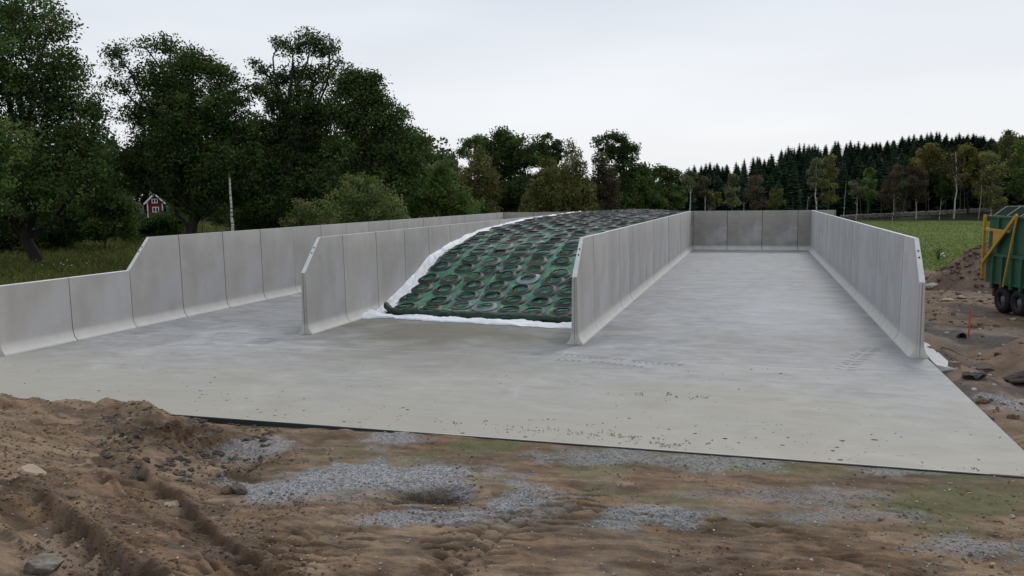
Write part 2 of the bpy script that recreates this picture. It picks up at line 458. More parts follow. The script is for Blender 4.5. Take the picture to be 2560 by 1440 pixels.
def bank_amount(X, Y):
    ax, ay = 8.6, -9.0; bx, by = 14.2, -14.9
    dx, dy = bx - ax, by - ay; ln = math.hypot(dx, dy)
    d = ((X - ax) * (-dy) + (Y - ay) * dx) / ln * -1     # positive to the lower left of the line
    return d + (fbm(X * .5, Y * .5, 3, 5) - .5) * 1.2

def height(X, Y):
    X = np.asarray(X, float); Y = np.asarray(Y, float)
    R_ = np.hypot(X - CAM.x, Y - CAM.y)
    z = np.full(X.shape, -0.5)
    big = fbm(X * .05, Y * .05, 4, 3) - .5
    # right hand yard and pasture falling gently away
    right = smooth(23.2, 24.2, X)
    z = np.where(X > 12, -0.5 - 1.0 * smooth(25, 90, Y), z)
    z = np.where(X <= 12, -0.55 + 1.1 * smooth(70, 210, R_), z) + big * .5 * smooth(30, 60, R_)
    # foreground
    front = 1 - smooth(-9.2, -5, Y)
    zf = -0.115 + .085 * smooth(9.5, 14.5, X)
    zf = zf + (fbm(X * .9, Y * .9, 3, 8) - .5) * .10 * smooth(-9.1, -10.2, Y)
    zf = np.where(X > 23.7, zf - .30 * smooth(-10.5, -6.5, Y) * smooth(23.7, 24.6, X), zf)
    z = z * (1 - front) + zf * front
    z = z + .10 * smooth(.48, .68, fbm(X * 1.3, Y * .6, 4, 23)) * np.exp(-((Y + 9.22) / .22) ** 2) * smooth(16, 12, X)
    # left bank of loose soil
    d = bank_amount(X, Y)
    bank = smooth(-.2, 4.5, d) * .80 * smooth(-9.4, -13.0, Y) + .20 * smooth(-.4, .8, d) * smooth(-8.2, -9.6, Y)
    z = z + bank * smooth(-6, -9.0, Y)
    rim = np.exp(-((Y + 9.35) / .38) ** 2) * smooth(9.9, 8.6, X) * (.10 + .26 * (fbm(X * 1.6, Y * 1.2, 3, 21) - .40))
    z = z + np.maximum(rim, 0)
    # dark clod heap by the slab corner, px (420..560, 1060..1160)
    for (a, b_, r, h) in ((455, 1062, .8, .22), (520, 1085, .55, .16), (400, 1120, .8, .14), (330, 1075, .9, .13)):
        c = G(a, b_, .1); z = z + h * np.exp(-((X - c.x) ** 2 + (Y - c.y) ** 2 * 1.6) / (r * r)) * smooth(-8.9, -9.5, Y)
    # wet pit
    c = G(1085, 1240, -.05)
    z = z - .22 * np.exp(-(((X - c.x) / .65) ** 2 + ((Y - c.y) / .28) ** 2))
    c = G(600, 1185, -.05)
    z = z - .12 * np.exp(-(((X - c.x) / .55) ** 2 + ((Y - c.y) / .3) ** 2))
    near = smooth(27, 20, R_)
    amp = 1.0 * near * smooth(-8.9, -9.3, Y)
    ragged = .6 + 1.0 * smooth(-.5, 1.0, d)
    z = z + amp * ragged * ((fbm(X * 3.2, Y * 3.2, 5, 31, .55) - .5) * .07 - (np.abs(fbm(X * 9, Y * 9, 3, 37, .5) - .5)) * .04)
    wx = (fbm(X * .7, Y * .7, 3, 38) - .5) * 1.6
    scr = fbm(X * 1.3 + Y * .5, Y * 9 + wx * 4, 4, 39, .6)              # scraped, dragged soil
    z = z + amp * (.25 + .75 * smooth(-10.8, -11.8, Y)) * smooth(10, 14, X) * (np.abs(scr - .5) * -.09 + .015)
    clod = smooth(.56, .7, fbm(X * 1.2, Y * 1.2, 3, 77)) * smooth(13.5, 10.5, X)
    z = z + amp * clod * (fbm(X * 6, Y * 6, 3, 41)) * .10
    q_ = G(450, 1110, .05); hp_ = np.exp(-(((X - q_.x) / 1.25) ** 2 + ((Y - q_.y) / .8) ** 2))
    z = z + amp * hp_ * (np.abs(fbm(X * 4.5, Y * 4.5, 4, 43, .7) - .5) * .55 - .03)
    dp = X * CF.x + Y * CF.y
    for ti, (pts, ll, lr, pitch, dep) in enumerate(TRACKS):
        mg = max(ll, lr) + .6
        x0 = min(p[0] for p in pts) - mg; x1 = max(p[0] for p in pts) + mg; y0 = min(p[1] for p in pts) - mg; y1 = max(p[1] for p in pts) + mg
        k = (X > x0) & (X < x1) & (Y > y0) & (Y < y1)
        if not k.any(): continue
        xs, ys = X[k], Y[k]
        wob = (fbm(xs * 1.3, ys * 1.3, 3, 51 + ti) - .5)
        dd, s, sg = path_field(xs, ys, pts)
        if pts[-1][0] < pts[0][0]: sg = -sg
        t = sg + wob * .10
        fine = (fbm(xs * 9, ys * 9, 2, 55) - .5)
        ph = dp[k] / pitch + wob * 2.2 + t * .35 + fine * .25
        gr = np.exp(-((ph % 1 - .5) / .13) ** 2)
        reach = np.where(t > 0, smooth(lr, lr * .6, t), smooth(-ll, -ll * .6, t)) * smooth(.10, .16, np.abs(t))
        bl = (s + wob * .3) / (pitch * 1.35) + np.abs(t) * .8
        blk = np.exp(-((bl % 1 - .5) / .14) ** 2) * smooth(.15, .11, np.abs(t)) + np.exp(-((np.abs(t) - .14) / .028) ** 2) * .8
        wear = smooth(.34, .52, fbm(xs * 1.4, ys * 1.4, 3, 61 + ti))
        z[k] = z[k] - dep * (gr * reach * wear + blk * (.30 + .25 * wear)) * near[k] * smooth(-9.2, -9.6, ys)
    for pts, w, pitch, dep, sgn in DEEP:
        x0 = min(p[0] for p in pts) - 1; x1 = max(p[0] for p in pts) + 1; y0 = min(p[1] for p in pts) - 1; y1 = max(p[1] for p in pts) + 1
        k = (X > x0) & (X < x1) & (Y > y0) & (Y < y1)
        if not k.any(): continue
        xs, ys = X[k], Y[k]
        wob = (fbm(xs * 1.2, ys * 1.2, 3, 71) - .5)
        dd, s, sg = path_field(xs, ys, pts)
        t = (sg + wob * .14) / w
        inside = smooth(.56, .44, np.abs(t)) * smooth(0, .5, s)
        ph = s / pitch + t * sgn * .9 + wob * .4
        saw = (ph % 1); saw = np.where(saw < .82, saw / .82, (1 - saw) / .18)
        rim_ = np.exp(-((np.abs(t) - .64) / .10) ** 2) * dep * .35
        z[k] = z[k] + (-inside * dep * (.40 + 1.0 * saw) + rim_ * (1 + 1.6 * wob)) * near[k]
    # yard to the right of the last wall: hollow with a pipe, ruts, rubble
    ya = right * smooth(-9.5, -7, Y) * smooth(28, 20, Y)
    z = z + right * smooth(-9.5, -7, Y) * smooth(10, 4, Y) * .36 * smooth(25.6, 24.2, X)
    z = z + ya * ((fbm(X * .7, Y * .7, 4, 81) - .5) * .35 + (fbm(X * 4, Y * 4, 3, 82) - .5) * .09)
    c = G(2425, 880, -.6)
    z = z - .45 * np.exp(-(((X - c.x) / 1.1) ** 2 + ((Y - c.y) / 1.8) ** 2)) * right
    c = G(2480, 945, -.6)
    z = z - .25 * np.exp(-(((X - c.x) / .9) ** 2 + ((Y - c.y) / .9) ** 2)) * right
    c = G(2600, 880, -.3)
    z = z + .55 * np.exp(-(((X - c.x) / 1.3) ** 2 + ((Y - c.y) / 2.6) ** 2)) * right
    # the slab bed
    ins = smooth(SX0 + .02, SX0 + .2, X) * smooth(SX1 - .02, SX1 - .2, X) * smooth(SY0 + .03, SY0 + .2, Y) * smooth(SY1, SY1 - .5, Y)
    z = z * (1 - ins) + (-0.42) * ins
    cap = (X > SX0) & (X < SX1) & (Y > SY0 + .2) & (Y < SY1)
    z = np.where(cap, np.minimum(z, -.2), z)
    # wooded rise beyond the pasture
    rel = (X - CAM.x) * CR.x + (Y - CAM.y) * CR.y; fw = (X - CAM.x) * CF.x + (Y - CAM.y) * CF.y
    u = rel / np.maximum(np.abs(fw), 1)
    g = .22 + .78 * smooth(.12, .50, u)
    z = z + 19.0 * g * smooth(184, 325, R_) * (fw > 0)
    return z

def blob_mask(X, Y, px, py, rx, ry, z=-.05):
    c = G(px, py, z); depth = (c - CAM).dot(CF)
    wx = rx * depth / FPX; wy = ry * depth * depth / (FPX * (CAM.z - z))
    a = (X - c.x) * CR.x + (Y - c.y) * CR.y; b_ = -(X - c.x) * CR.y + (Y - c.y) * CR.x
    r = np.sqrt((a / wx) ** 2 + (b_ / wy) ** 2) + (fbm(X * 2.2, Y * 2.8, 5, 91, .62) - .5) * 2.1
    return smooth(1.35, .55, r)

def ground_tone(X, Y):
    n1 = fbm(X * .8, Y * .8, 4, 101)[:, None]; n2 = fbm(X * 2.5, Y * 2.5, 4, 111)[:, None]; n3 = fbm(X * 7, Y * 7, 3, 121)[:, None]
    tan = np.array([.20, .150, .105]); brn = np.array([.125, .090, .064]); gry = np.array([.135, .122, .11]); red = np.array([.16, .108, .072])
    c = brn + (tan - brn) * smooth(.32, .62, n1)
    c = c + (gry - c) * smooth(.5, .75, n2) * .35
    c = c + (red - c) * smooth(.58, .72, fbm(X * 1.1, Y * 1.1, 3, 131)[:, None]) * .55
    stk = fbm(X * 1.6 + Y * .5, Y * 7 - X, 4, 133)[:, None]
    c = c * (.72 + .56 * smooth(.3, .7, stk))
    c = c + (np.array([.075, .048, .031]) - c) * smooth(.56, .74, fbm(X * 1.9, Y * 3.4, 4, 135)[:, None]) * .65
    c = c + (np.array([.235, .155, .095]) - c) * smooth(.6, .75, fbm(X * .9, Y * 2.6, 4, 137)[:, None]) * .6
    c = c * (.84 + .32 * n3) * np.array([1.12, 1.06, 1.01])
    # olive film of moss and sprouts beside the slab
    X_, Y_ = X, Y
    mo = smooth(.42, .62, fbm(X * 1.3, Y * 1.3, 4, 141)) * smooth(10, 15, X) * smooth(-12.6, -10.6, Y) * (Y < -8.9)
    c = c + (np.array([.135, .13, .075]) - c) * (mo * .55)[:, None]
    for px, py, rx, ry, a in ((1210, 1118, 85, 14, .95), (1840, 1165, 160, 12, .5), (2380, 1185, 180, 14, .55), (2350, 1255, 220, 32, .7), (1250, 1195, 70, 8, .4), (1950, 1180, 90, 10, .6), (440, 1040, 60, 9, .6), (640, 1058, 60, 7, .6), (1560, 1300, 80, 12, .45), (2330, 1330, 150, 20, .3)):
        k = blob_mask(X, Y, px, py, rx, ry)[:, None] * a
        c = c + (np.array([.115, .125, .05]) - c) * k * .8
    gr = np.zeros(X.shape)
    for px, py, rx, ry, a in ((930, 1205, 300, 46, 1), (720, 1235, 120, 34, 1), (1100, 1300, 230, 20, .8), (1330, 1262, 110, 38, .95), (1620, 1290, 190, 28, .7), (980, 1100, 70, 24, .7), (1480, 1140, 130, 20, .55), (1800, 1160, 170, 20, .55),
                              (2130, 1290, 170, 20, .35), (2430, 1370, 140, 28, .5), (1950, 1240, 250, 22, .35), (640, 1120, 90, 26, .6), (2530, 985, 90, 16, .9), (2250, 1180, 100, 12, .5)):
        gr = np.maximum(gr, blob_mask(X, Y, px, py, rx, ry) * a)
    # rutted lines break the gravel up
    for pts, *_ in TRACKS[:3]:
        dd, s, sg = path_field(X, Y, pts); gr = gr * (1 - .75 * smooth(.45, .2, dd))
    c = c + (np.array([.175, .172, .170]) - c) * (gr * .7)[:, None]
    for px, py, rx, ry, a in ((1085, 1238, 95, 20, .85), (600, 1187, 70, 16, .8), (420, 1120, 120, 40, .5), (560, 1090, 90, 14, .5), (1300, 1240, 60, 14, .4)):
        k = blob_mask(X, Y, px, py, rx, ry)[:, None] * a
        c = c + (np.array([.045, .026, .014]) - c) * k
    # yard at the right
    ya = smooth(23.4, 24, X) * smooth(-7, -5, Y)
    yc = np.array([.17, .118, .082]) * (.65 + .8 * n2)
    yc = yc + (np.array([.21, .18, .15]) - yc) * (np.exp(-((Y - 7.2 + (X - 26) * .25) / 1.8) ** 2))[:, None] * .8
    yc = yc + (np.array([.07, .062, .06]) - yc) * (smooth(.5, .62, fbm(X * .6, Y * .6, 4, 151)) * .8)[:, None]
    yc = yc + (np.array([.22, .145, .09]) - yc) * (smooth(26.5, 28, X) * smooth(6, 2, Y) * .8)[:, None]
    c = c * (1 - ya[:, None]) + yc * ya[:, None]
    return np.concatenate([np.clip(c, .005, 1), gr[:, None]], 1)

def build_terrain():
    r = [.05]
    while r[-1] < 2500:
        q = r[-1]
        dr = .4 if q < 6.5 else (.017 if q < 13.2 else (.03 if q < 17 else (.06 if q < 24 else (.10 if q < 48 else q * .02))))
        r.append(q + dr)
    r = np.array(r)
    c0 = math.atan2(CF.y, CF.x)
    fan = np.radians(np.linspace(-37, 37, 720)); rest = np.radians(np.linspace(41, 319, 90))
    ang = c0 + np.concatenate([fan, rest])
    na, nr = len(ang), len(r)
    Rm, A = np.meshgrid(r, ang, indexing='ij')
    X = (CAM.x + Rm * np.cos(A)).ravel(); Y = (CAM.y + Rm * np.sin(A)).ravel()
    Z = height(X, Y)
    idx = np.arange(nr * na).reshape(nr, na)
    a = idx[:-1]; b_ = idx[1:]
    f = np.stack([a, b_, np.roll(b_, -1, 1), np.roll(a, -1, 1)], -1).reshape(-1, 4)
    V = np.stack([X, Y, Z], 1)
    fx, fy = X[f].mean(1), Y[f].mean(1)
    fr = np.hypot(fx - CAM.x, fy - CAM.y)
    nz = (fbm(fx * .4, fy * .4, 3, 161) - .5) * 3
    meadow = (fx < 12) & ((fx < -1.6 + nz * .4) | (fy > 43)) & (fr < 186)
    field = (fx >= 12) & (fy > 31.5 + nz - (fx - 28) * .5) & ((fx > 24.5) | (fy > 43)) & (fr < 186)
    forest = fr >= 186
    dirt = ~(meadow | field | forest)
    hidden = (fx > .2) & (fx < 23.2) & (fy > -8.6) & (fy < 41.3)      # under the slab
    out = []
    for nm, k, mt in (('dirt_ground', dirt & ~hidden, 'ground'), ('meadow_ground', meadow, 'meadow'), ('pasture_ground', field, 'field'), ('forest_floor', forest, 'floor')):
        ff = f[k]; u, inv = np.unique(ff, return_inverse=True)
        v = V[u]; cols = ground_tone(v[:, 0], v[:, 1]) if nm == 'dirt_ground' else None
        o = obj(nm, mesh_np(nm, v, inv.reshape(-1, 4), M[mt], True, cols)); tag(o, kind='structure'); out.append(o)
    return out
build_terrain()
def gz(x, y): return float(height(np.array([float(x)]), np.array([float(y)]))[0])

# ------------------------------------------------------------------ concrete slab
slab = empty('concrete_slab', (0, 0, 0), 'large pale concrete slab floor of the silage clamps, free edge towards the soil', 'slab')
slab['kind'] = 'structure'
del slab['category']
def slab_piece(x0, x1, y0, y1):
    nx, ny = max(2, int((x1 - x0) / .8)), max(2, int((y1 - y0) / .8))
    xs = np.linspace(x0, x1, nx); ys = np.linspace(y0, y1, ny)
    m = MB()
    vs = [(x, y, -.003 * float(vnoise(np.array(x * .4), np.array(y * .4), 4))) for y in ys for x in xs]
    m.add(vs, [(j * nx + i, j * nx + i + 1, (j + 1) * nx + i + 1, (j + 1) * nx + i) for j in range(ny - 1) for i in range(nx - 1)])
    for (a, b_) in (((x0, y0), (x1, y0)), ((x1, y0), (x1, y1)), ((x1, y1), (x0, y1)), ((x0, y1), (x0, y0))):
        m.add([(*a, -.004), (*b_, -.004), (*b_, -.19), (*a, -.19)], [(3, 2, 1, 0)])
    return m.build('slab_section', M['slab'], slab)
slab_piece(SX0, SX1, SY0, -1.95)
slab_piece(SX0, 6.2, -1.942, SY1); slab_piece(6.204, 14.75, -1.942, SY1); slab_piece(14.754, SX1, -1.942, SY1)
m = MB(); m.box(4.2, 14.3, SY0 - .035, SY0 - .004, -.26, -.006)
m.build('edge_sheet', M['form'], slab)
m = MB(); m.box(14.3, SX1, SY0 - .018, SY0 - .004, -.26, -.014)
m.build('edge_sheet', M['form'], slab)

# ------------------------------------------------------------------ precast walls
PROFILE = [(.245, 0), (.235, .035), (.19, .07), (.155, .12), (.128, .18), (.108, .26), (.096, .36), (.09, .5), (.085, .9), (.08, 1.4), (.075, HL), (.07, 2.4), (.065, H_W - .012), (.055, H_W)]
def panel_mesh(name, L, top0, top1, mat, end_slope=False):
    """panel from y=0..L, top height top0 at y=0 rising to full; end_slope cuts the first metre"""
    stations = [0, .5, 1.0185, 1.7, L] if end_slope else [0, L * .5, L]
    vs = []; fs = []
    prof = [p for p in PROFILE if p[1] < top1 - .03] + [(float(np.interp(top1, [p[1] for p in PROFILE][::1], [p[0] for p in PROFILE])), top1 - .012), (.06 if top1 > 2.5 else .068, top1)]
    K = len(prof)
    for y in stations:
        h = top1 if (not end_slope or y >= 1.0185) else top0 + (top1 - top0) * y / 1.0185
        inset = 0
        ring = []
        for r, z in prof:
            zz = min(z, h); rr = float(np.interp(zz, [p[1] for p in PROFILE], [p[0] for p in PROFILE])) if z > h else r
            if zz >= h - 1e-6: rr -= .008
            ring.append((rr - inset, y, zz))
        ring = ring + [(-x, y_, z) for x, y_, z in reversed(ring)]
        vs += ring
    n = 2 * K
    for i in range(len(stations) - 1):
        for j in range(n - 1):
            fs.append((i * n + j, i * n + j + 1, (i + 1) * n + j + 1, (i + 1) * n + j))
    for e_, rev in ((0, 1), (len(stations) - 1, 0)):
        for j in range(K - 1):
            q = (e_ * n + j, e_ * n + j + 1, e_ * n + n - 2 - j, e_ * n + n - 1 - j)
            fs.append(q if not rev else q[::-1])
    me = bpy.data.meshes.new(name); me.from_pydata(vs, [], fs); me.materials.append(mat); me.materials.append(M['wall_top']); me.update()
    import bmesh
    bm = bmesh.new(); bm.from_mesh(me); bmesh.ops.remove_doubles(bm, verts=bm.verts, dist=1e-5); bmesh.ops.recalc_face_normals(bm, faces=bm.faces); bm.to_mesh(me); bm.free()
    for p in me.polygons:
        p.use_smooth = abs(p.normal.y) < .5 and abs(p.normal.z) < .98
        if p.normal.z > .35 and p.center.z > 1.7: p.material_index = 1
    try: me.set_sharp_from_angle(angle=math.radians(35))
    except Exception: pass
    return me
seal_me = {}
def seal(h):
    if h not in seal_me:
        m = MB()
        for (r, z), (r2, z2) in zip(PROFILE[:-1], PROFILE[1:]):
            if z2 > h + .01: break
            m.add([(a, y, zz) for a, y, zz in ((r - .03, -.02, z), (r2 - .03, -.02, z2 - .006), (-r2 + .03, -.02, z2 - .006), (-r + .03, -.02, z), (r - .03, .02, z), (r2 - .03, .02, z2 - .006), (-r2 + .03, .02, z2 - .006), (-r + .03, .02, z))],
                  [(0, 1, 2, 3), (7, 6, 5, 4), (0, 4, 5, 1), (2, 6, 7, 3), (1, 5, 6, 2)])
        seal_me[h] = m.mesh('joint_seal', M['seal'])
    return seal_me[h]

GAP = .034
def wall(label, x, y0, y1, mat, low=0, rot=0.0, loc=None, slope=True):
    """panels along local +y from y0; 'low' panels of reduced height come before"""
    root = empty('concrete_wall', loc if loc else (x, 0, 0), label, 'wall', None, rot)
    root['group'] = 'precast concrete clamp walls'
    full = panel_mesh('wall_panel', 2.5 - GAP, H_W, H_W, mat)
    first = panel_mesh('wall_panel', 2.5 - GAP, HL, H_W, mat, True) if slope else full
    lowm = panel_mesh('wall_panel', 2.5 - GAP, HL, HL, mat) if low else None
    k = -low; y = y0 - 2.5 * low
    while y < y1 - .05:
        L = min(2.5, y1 - y)
        me = lowm if k < 0 else (first if k == 0 else full)
        if L < 2.49: me = panel_mesh('wall_panel', L - GAP, H_W, H_W, mat)
        o = obj('wall_panel', me, root)
        o.location = (random.uniform(-.005, .005), y + GAP / 2, 0)
        o.rotation_euler = (random.uniform(-.0006, .0006), random.uniform(-.0025, .0025), random.uniform(-.001, .001))
        if k > -low:
            s = obj('joint_seal', seal(HL if k <= 0 else H_W), root); s.location = (0, y, 0)
        if slope and k == 0:
            for t in (.30, .45):                                  # lifting sockets in the sloped end
                mh = MB(); mh.lathe([(.001, 0), (.022, 0), (.022, .012), (.001, .012)], 10)
                yy = 1.0185 * (1 - t); zz = HL + (H_W - HL) * (1 - t)
                h = mh.build('lifting_socket', M['anchor'], root); h.location = (0, yy, zz + .004); h.rotation_euler = (math.atan2(H_W - HL, 1.0185), 0, 0)
        y += 2.5; k += 1
    return root
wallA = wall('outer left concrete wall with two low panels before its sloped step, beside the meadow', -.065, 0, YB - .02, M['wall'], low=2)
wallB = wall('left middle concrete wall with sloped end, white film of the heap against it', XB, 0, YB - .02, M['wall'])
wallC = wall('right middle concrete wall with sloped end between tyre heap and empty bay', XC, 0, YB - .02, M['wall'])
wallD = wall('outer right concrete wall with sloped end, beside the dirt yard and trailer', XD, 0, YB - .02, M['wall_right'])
# vertical rib with groove on the free end of each inner wall
for w_ in (wallB, wallC, wallD):
    for sx_ in (-1, 1):
        mh = MB(); mh.box(sx_ * .034 - .018, sx_ * .034 + .018, -.012, .02, .04, HL - .01)
        mh.build('end_rib', M['wall'], w_)
# back wall: panels run along world X
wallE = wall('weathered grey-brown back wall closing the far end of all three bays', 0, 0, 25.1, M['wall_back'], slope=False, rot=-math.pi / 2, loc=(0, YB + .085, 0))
# local +y -> world +x under -90 deg rotation

# slight concrete footing strip outside the right wall
m = MB()
m.add([(23.76, -.55, -.05), (24.18, -.72, -.10), (24.22, 6, -.10), (23.76, 6, -.05), (23.74, -.55, -.3), (24.28, -.75, -.3), (24.32, 6, -.3), (23.74, 6, -.3)],
      [(0, 1, 2, 3), (4, 5, 1, 0), (5, 6, 2, 1), (6, 7, 3, 2), (7, 4, 0, 3)])
o = m.build('footing_strip', plain('white_mortar', (.50, .495, .48), .9, .2, .12, 5, .3))
tag(o, 'whitish concrete footing strip along the outside foot of the right wall', 'footing')

# ------------------------------------------------------------------ silage heap: film, net, tyre rings
PYZ = [(-1.2, 0), (0, .05), (.5, .14), (1.2, .26), (2.0, .42), (3.0, .72), (4.2, 1.10), (5.6, 1.55), (7.3, 1.88), (10, 2.2), (15.5, 2.52), (22, 2.70), (36.5, 2.80), (60, 2.85)]
def front_y(X): return 4.55 - 1.0 * (X - 6.5) / 8.2
def heap_z(X, Y):
    d = Y - front_y(X)
    z = np.interp(d, [p[0] for p in PYZ], [p[1] for p in PYZ])
    u = np.clip((X - 6.45) / 8.2, 0, 1)
    return z + .14 * np.sin(np.pi * u) * smooth(1, 7, d) + (fbm(X * .5, Y * .5, 2, 201) - .5) * .10 * smooth(1, 4, d)

X0, X1 = XB + .09, XC - .09
def net_material():
    m, n, l, b = new_mat('green_net', .75, .25)
    tcn = n.new('ShaderNodeTexCoord'); sx = n.new('ShaderNodeSeparateXYZ'); l.new(tcn.outputs['Object'], sx.inputs[0])
    a = noise_node(n, l, 1.3, 6, .65, dist=.6)
    c = ramp(n, l, a, [(.3, (.032, .105, .066)), (.5, (.052, .158, .104)), (.72, (.10, .245, .18))])
    a2 = noise_node(n, l, 9, 4, .6, mapping=(1, .35, 1))
    c = mixc(n, l, 1, c, ramp(n, l, a2, [(.35, grey(.75)), (.65, grey(1.2))]), 'MULTIPLY')
    # woven yellow marker threads running up the heap
    wv = noise_node(n, l, .6, 2, .5)
    ax = n.new('ShaderNodeMath'); ax.operation = 'MULTIPLY_ADD'; ax.inputs[1].default_value = .18; l.new(wv, ax.inputs[0]); l.new(sx.outputs['X'], ax.inputs[2])
    md = n.new('ShaderNodeMath'); md.operation = 'PINGPONG'; md.inputs[1].default_value = .30; l.new(ax.outputs[0], md.inputs[0])
    lt = n.new('ShaderNodeMath'); lt.operation = 'LESS_THAN'; lt.inputs[1].default_value = .014; l.new(md.outputs[0], lt.inputs[0])
    br = noise_node(n, l, 5, 2, .5)
    b2 = n.new('ShaderNodeMath'); b2.operation = 'GREATER_THAN'; b2.inputs[1].default_value = .5; l.new(br, b2.inputs[0])
    mm = n.new('ShaderNodeMath'); mm.operation = 'MULTIPLY'; l.new(lt.outputs[0], mm.inputs[0]); l.new(b2.outputs[0], mm.inputs[1])
    c = mixc(n, l, mm.outputs[0], c, (.34, .36, .05))
    l.new(c, b.inputs['Base Color'])
    bump(n, l, b, noise_node(n, l, 140, 2, .5), .4, .003)
    return m
M['net'] = net_material()
M['net_dark'] = plain('rolled_net', (.022, .045, .03), .7, .3, .6, 7, .5)
M['film'] = plain('white_film', (.70, .715, .75), .6, .3, .08, 2, .1)

heap = empty('silage_heap', (10.6, 4, 0), 'long silage heap sloping up between two concrete walls, wrapped in white film', 'silage heap')
def grid_mesh(name, us, vs_, fn, mat, smooth_=True):
    nu, nv = len(us), len(vs_)
    Um, Vm = np.meshgrid(us, vs_, indexing='ij')
    Pn = fn(Um.ravel(), Vm.ravel())
    idx = np.arange(nu * nv).reshape(nu, nv)
    f = np.stack([idx[:-1, :-1], idx[1:, :-1], idx[1:, 1:], idx[:-1, 1:]], -1).reshape(-1, 4)
    return mesh_np(name, Pn, f, mat, smooth_)
# inner heap body (film) just below the net
def fn_body(u, v):
    X = X0 - .05 + u * (X1 - X0 + .1); Y = front_y(X) + .1 + v * (YB - .1 - front_y(X))
    return np.stack([X - 10.6, Y - 4, heap_z(X, Y) - .06 + (fbm(X * 3, Y * 3, 3, 211) - .5) * .05], 1)
obj('film_cover', grid_mesh('film_cover', np.linspace(0, 1, 60), np.linspace(0, 1, 200) ** 1.2, fn_body, M['film']), heap)
# film turned up along the left wall
def fn_side(u, v):
    Y = 3.75 + v * (YB - 4.2); w = .62 - .25 * smooth(5, 12, Y) + .12 * (fbm(Y * .9, Y * 0, 3, 221) - .5)
    X = X0 - .03 + u * w
    z = heap_z(X, Y) + .035 + .14 * (1 - u) ** 2 * smooth(4, 8, Y)
    z = z + (fbm(X * 2.2, Y * .8, 3, 231) - .5) * .09 + np.abs(fbm(X * 3.5 + Y * 1.3, Y * 1.2 - X, 3, 232) - .5) * -.16 + .02
    return np.stack([X - 10.6, Y - 4, np.maximum(z, .015)], 1)
obj('film_edge', grid_mesh('film_edge', np.linspace(0, 1, 16), np.linspace(0, 1, 520) ** 1.15, fn_side, M['film']), heap)
# puffy film hem on the floor in front
def fn_hem(u, v):
    X = 6.42 + u * (14.70 - 6.42)
    wob = (fbm(X * .8, X * 0, 3, 241) - .5)
    wid = .34 + .22 * (fbm(X * 1.1, X * 0 + 5, 3, 242) - .5) + .25 * np.exp(-((X - 6.5) / .6) ** 2)
    yc = front_y(X) - .62 + wob * .30
    t = v * np.pi * 1.04
    Y = yc - np.cos(t) * wid * (1 + .0)
    h = .085 + .07 * (fbm(X * 1.7, X * 0 + 9, 3, 243) - .5) + .09 * np.exp(-((X - 6.5) / .5) ** 2)
    z = np.sin(np.clip(t, 0, np.pi)) ** .8 * h
    cr_ = (fbm(X * 1.1 + Y * 1, Y * 4 + X, 3, 244) - .5) * .26 - np.abs(fbm(X * 1.6 + Y * 4, Y * 6 - X * 1.2, 3, 245) - .5) * .26 + .03
    return np.stack([X - 10.6, Y - 4 + cr_ * .7, np.maximum(z + .7 * cr_ * np.sin(np.clip(t, 0, np.pi)), .008)], 1)
obj('film_hem', grid_mesh('film_hem', np.linspace(0, 1, 300), np.linspace(0, 1, 20), fn_hem, M['film']), heap)

net = empty('cover_net', (10.6, 4, 0), 'green woven net with yellow threads spread over the silage heap', 'net')
def fn_net(u, v):
    Yq = front_y(10.6)
    xl = X0 + .42 - .17 * smooth(5, 12, 4 + v * 37) + .10 * (fbm(v * 60, v * 0, 3, 251) - .5)
    X = xl + u * (X1 - .02 - xl)
    Y = front_y(X) + .02 + v * (YB - .35 - front_y(X))
    z = heap_z(X, Y) + .05 + (fbm(X * 2.2, Y * 2.2, 4, 252) - .5) * .06 - np.abs(fbm(X * 1.8 + Y, Y * 1.8 - X, 3, 253) - .5) * .07 + .005
    return np.stack([X - 10.6, Y - 4, z], 1)
obj('net_sheet', grid_mesh('net_sheet', np.linspace(0, 1, 110), np.linspace(0, 1, 420) ** 1.1, fn_net, M['net']), net)
# rolled, weighted front hem of the net
def fn_roll(u, v):
    X = 6.95 + u * (14.66 - 6.95)
    t = v * 2 * np.pi
    r = .12 + .06 * (fbm(X * 1.3, X * 0 + 2, 3, 261) - .5) + .045 * (fbm(X * 4 + np.cos(t), np.sin(t) * 2, 3, 262) - .5)
    yc = front_y(X) - .02 + (fbm(X * .9, X * 0 + 4, 3, 263) - .5) * .16
    lift = .20 * np.exp(-((X - 6.95) / .16) ** 2)
    crr = -np.abs(fbm(X * 2.6 + t * .8, t * 1.2, 3, 264) - .5) * .16 + .03
    return np.stack([X - 10.6, yc - 4 + np.cos(t) * (r * 1.35 + crr), .13 + lift + np.sin(t) * (r + crr)], 1)
obj('rolled_hem', grid_mesh('rolled_hem', np.linspace(0, 1, 260), np.linspace(0, 1, 17), fn_roll, M['net_dark']), net)
def fn_fold(u, v):
    X = 7.0 + u * (14.6 - 7.0)
    w = .16 + .32 * smooth(.45, .7, fbm(X * .8, X * 0 + 12, 3, 271))
    Y = front_y(X) + .02 + v * w
    z = heap_z(X, Y) + .09 + .10 * (1 - v) + (fbm(X * 3, Y * 5, 4, 272) - .5) * .12
    return np.stack([X - 10.6, Y - 4, z], 1)
obj('net_fold', grid_mesh('net_fold', np.linspace(0, 1, 220), np.linspace(0, 1, 8), fn_fold, M['net_dark']), net)

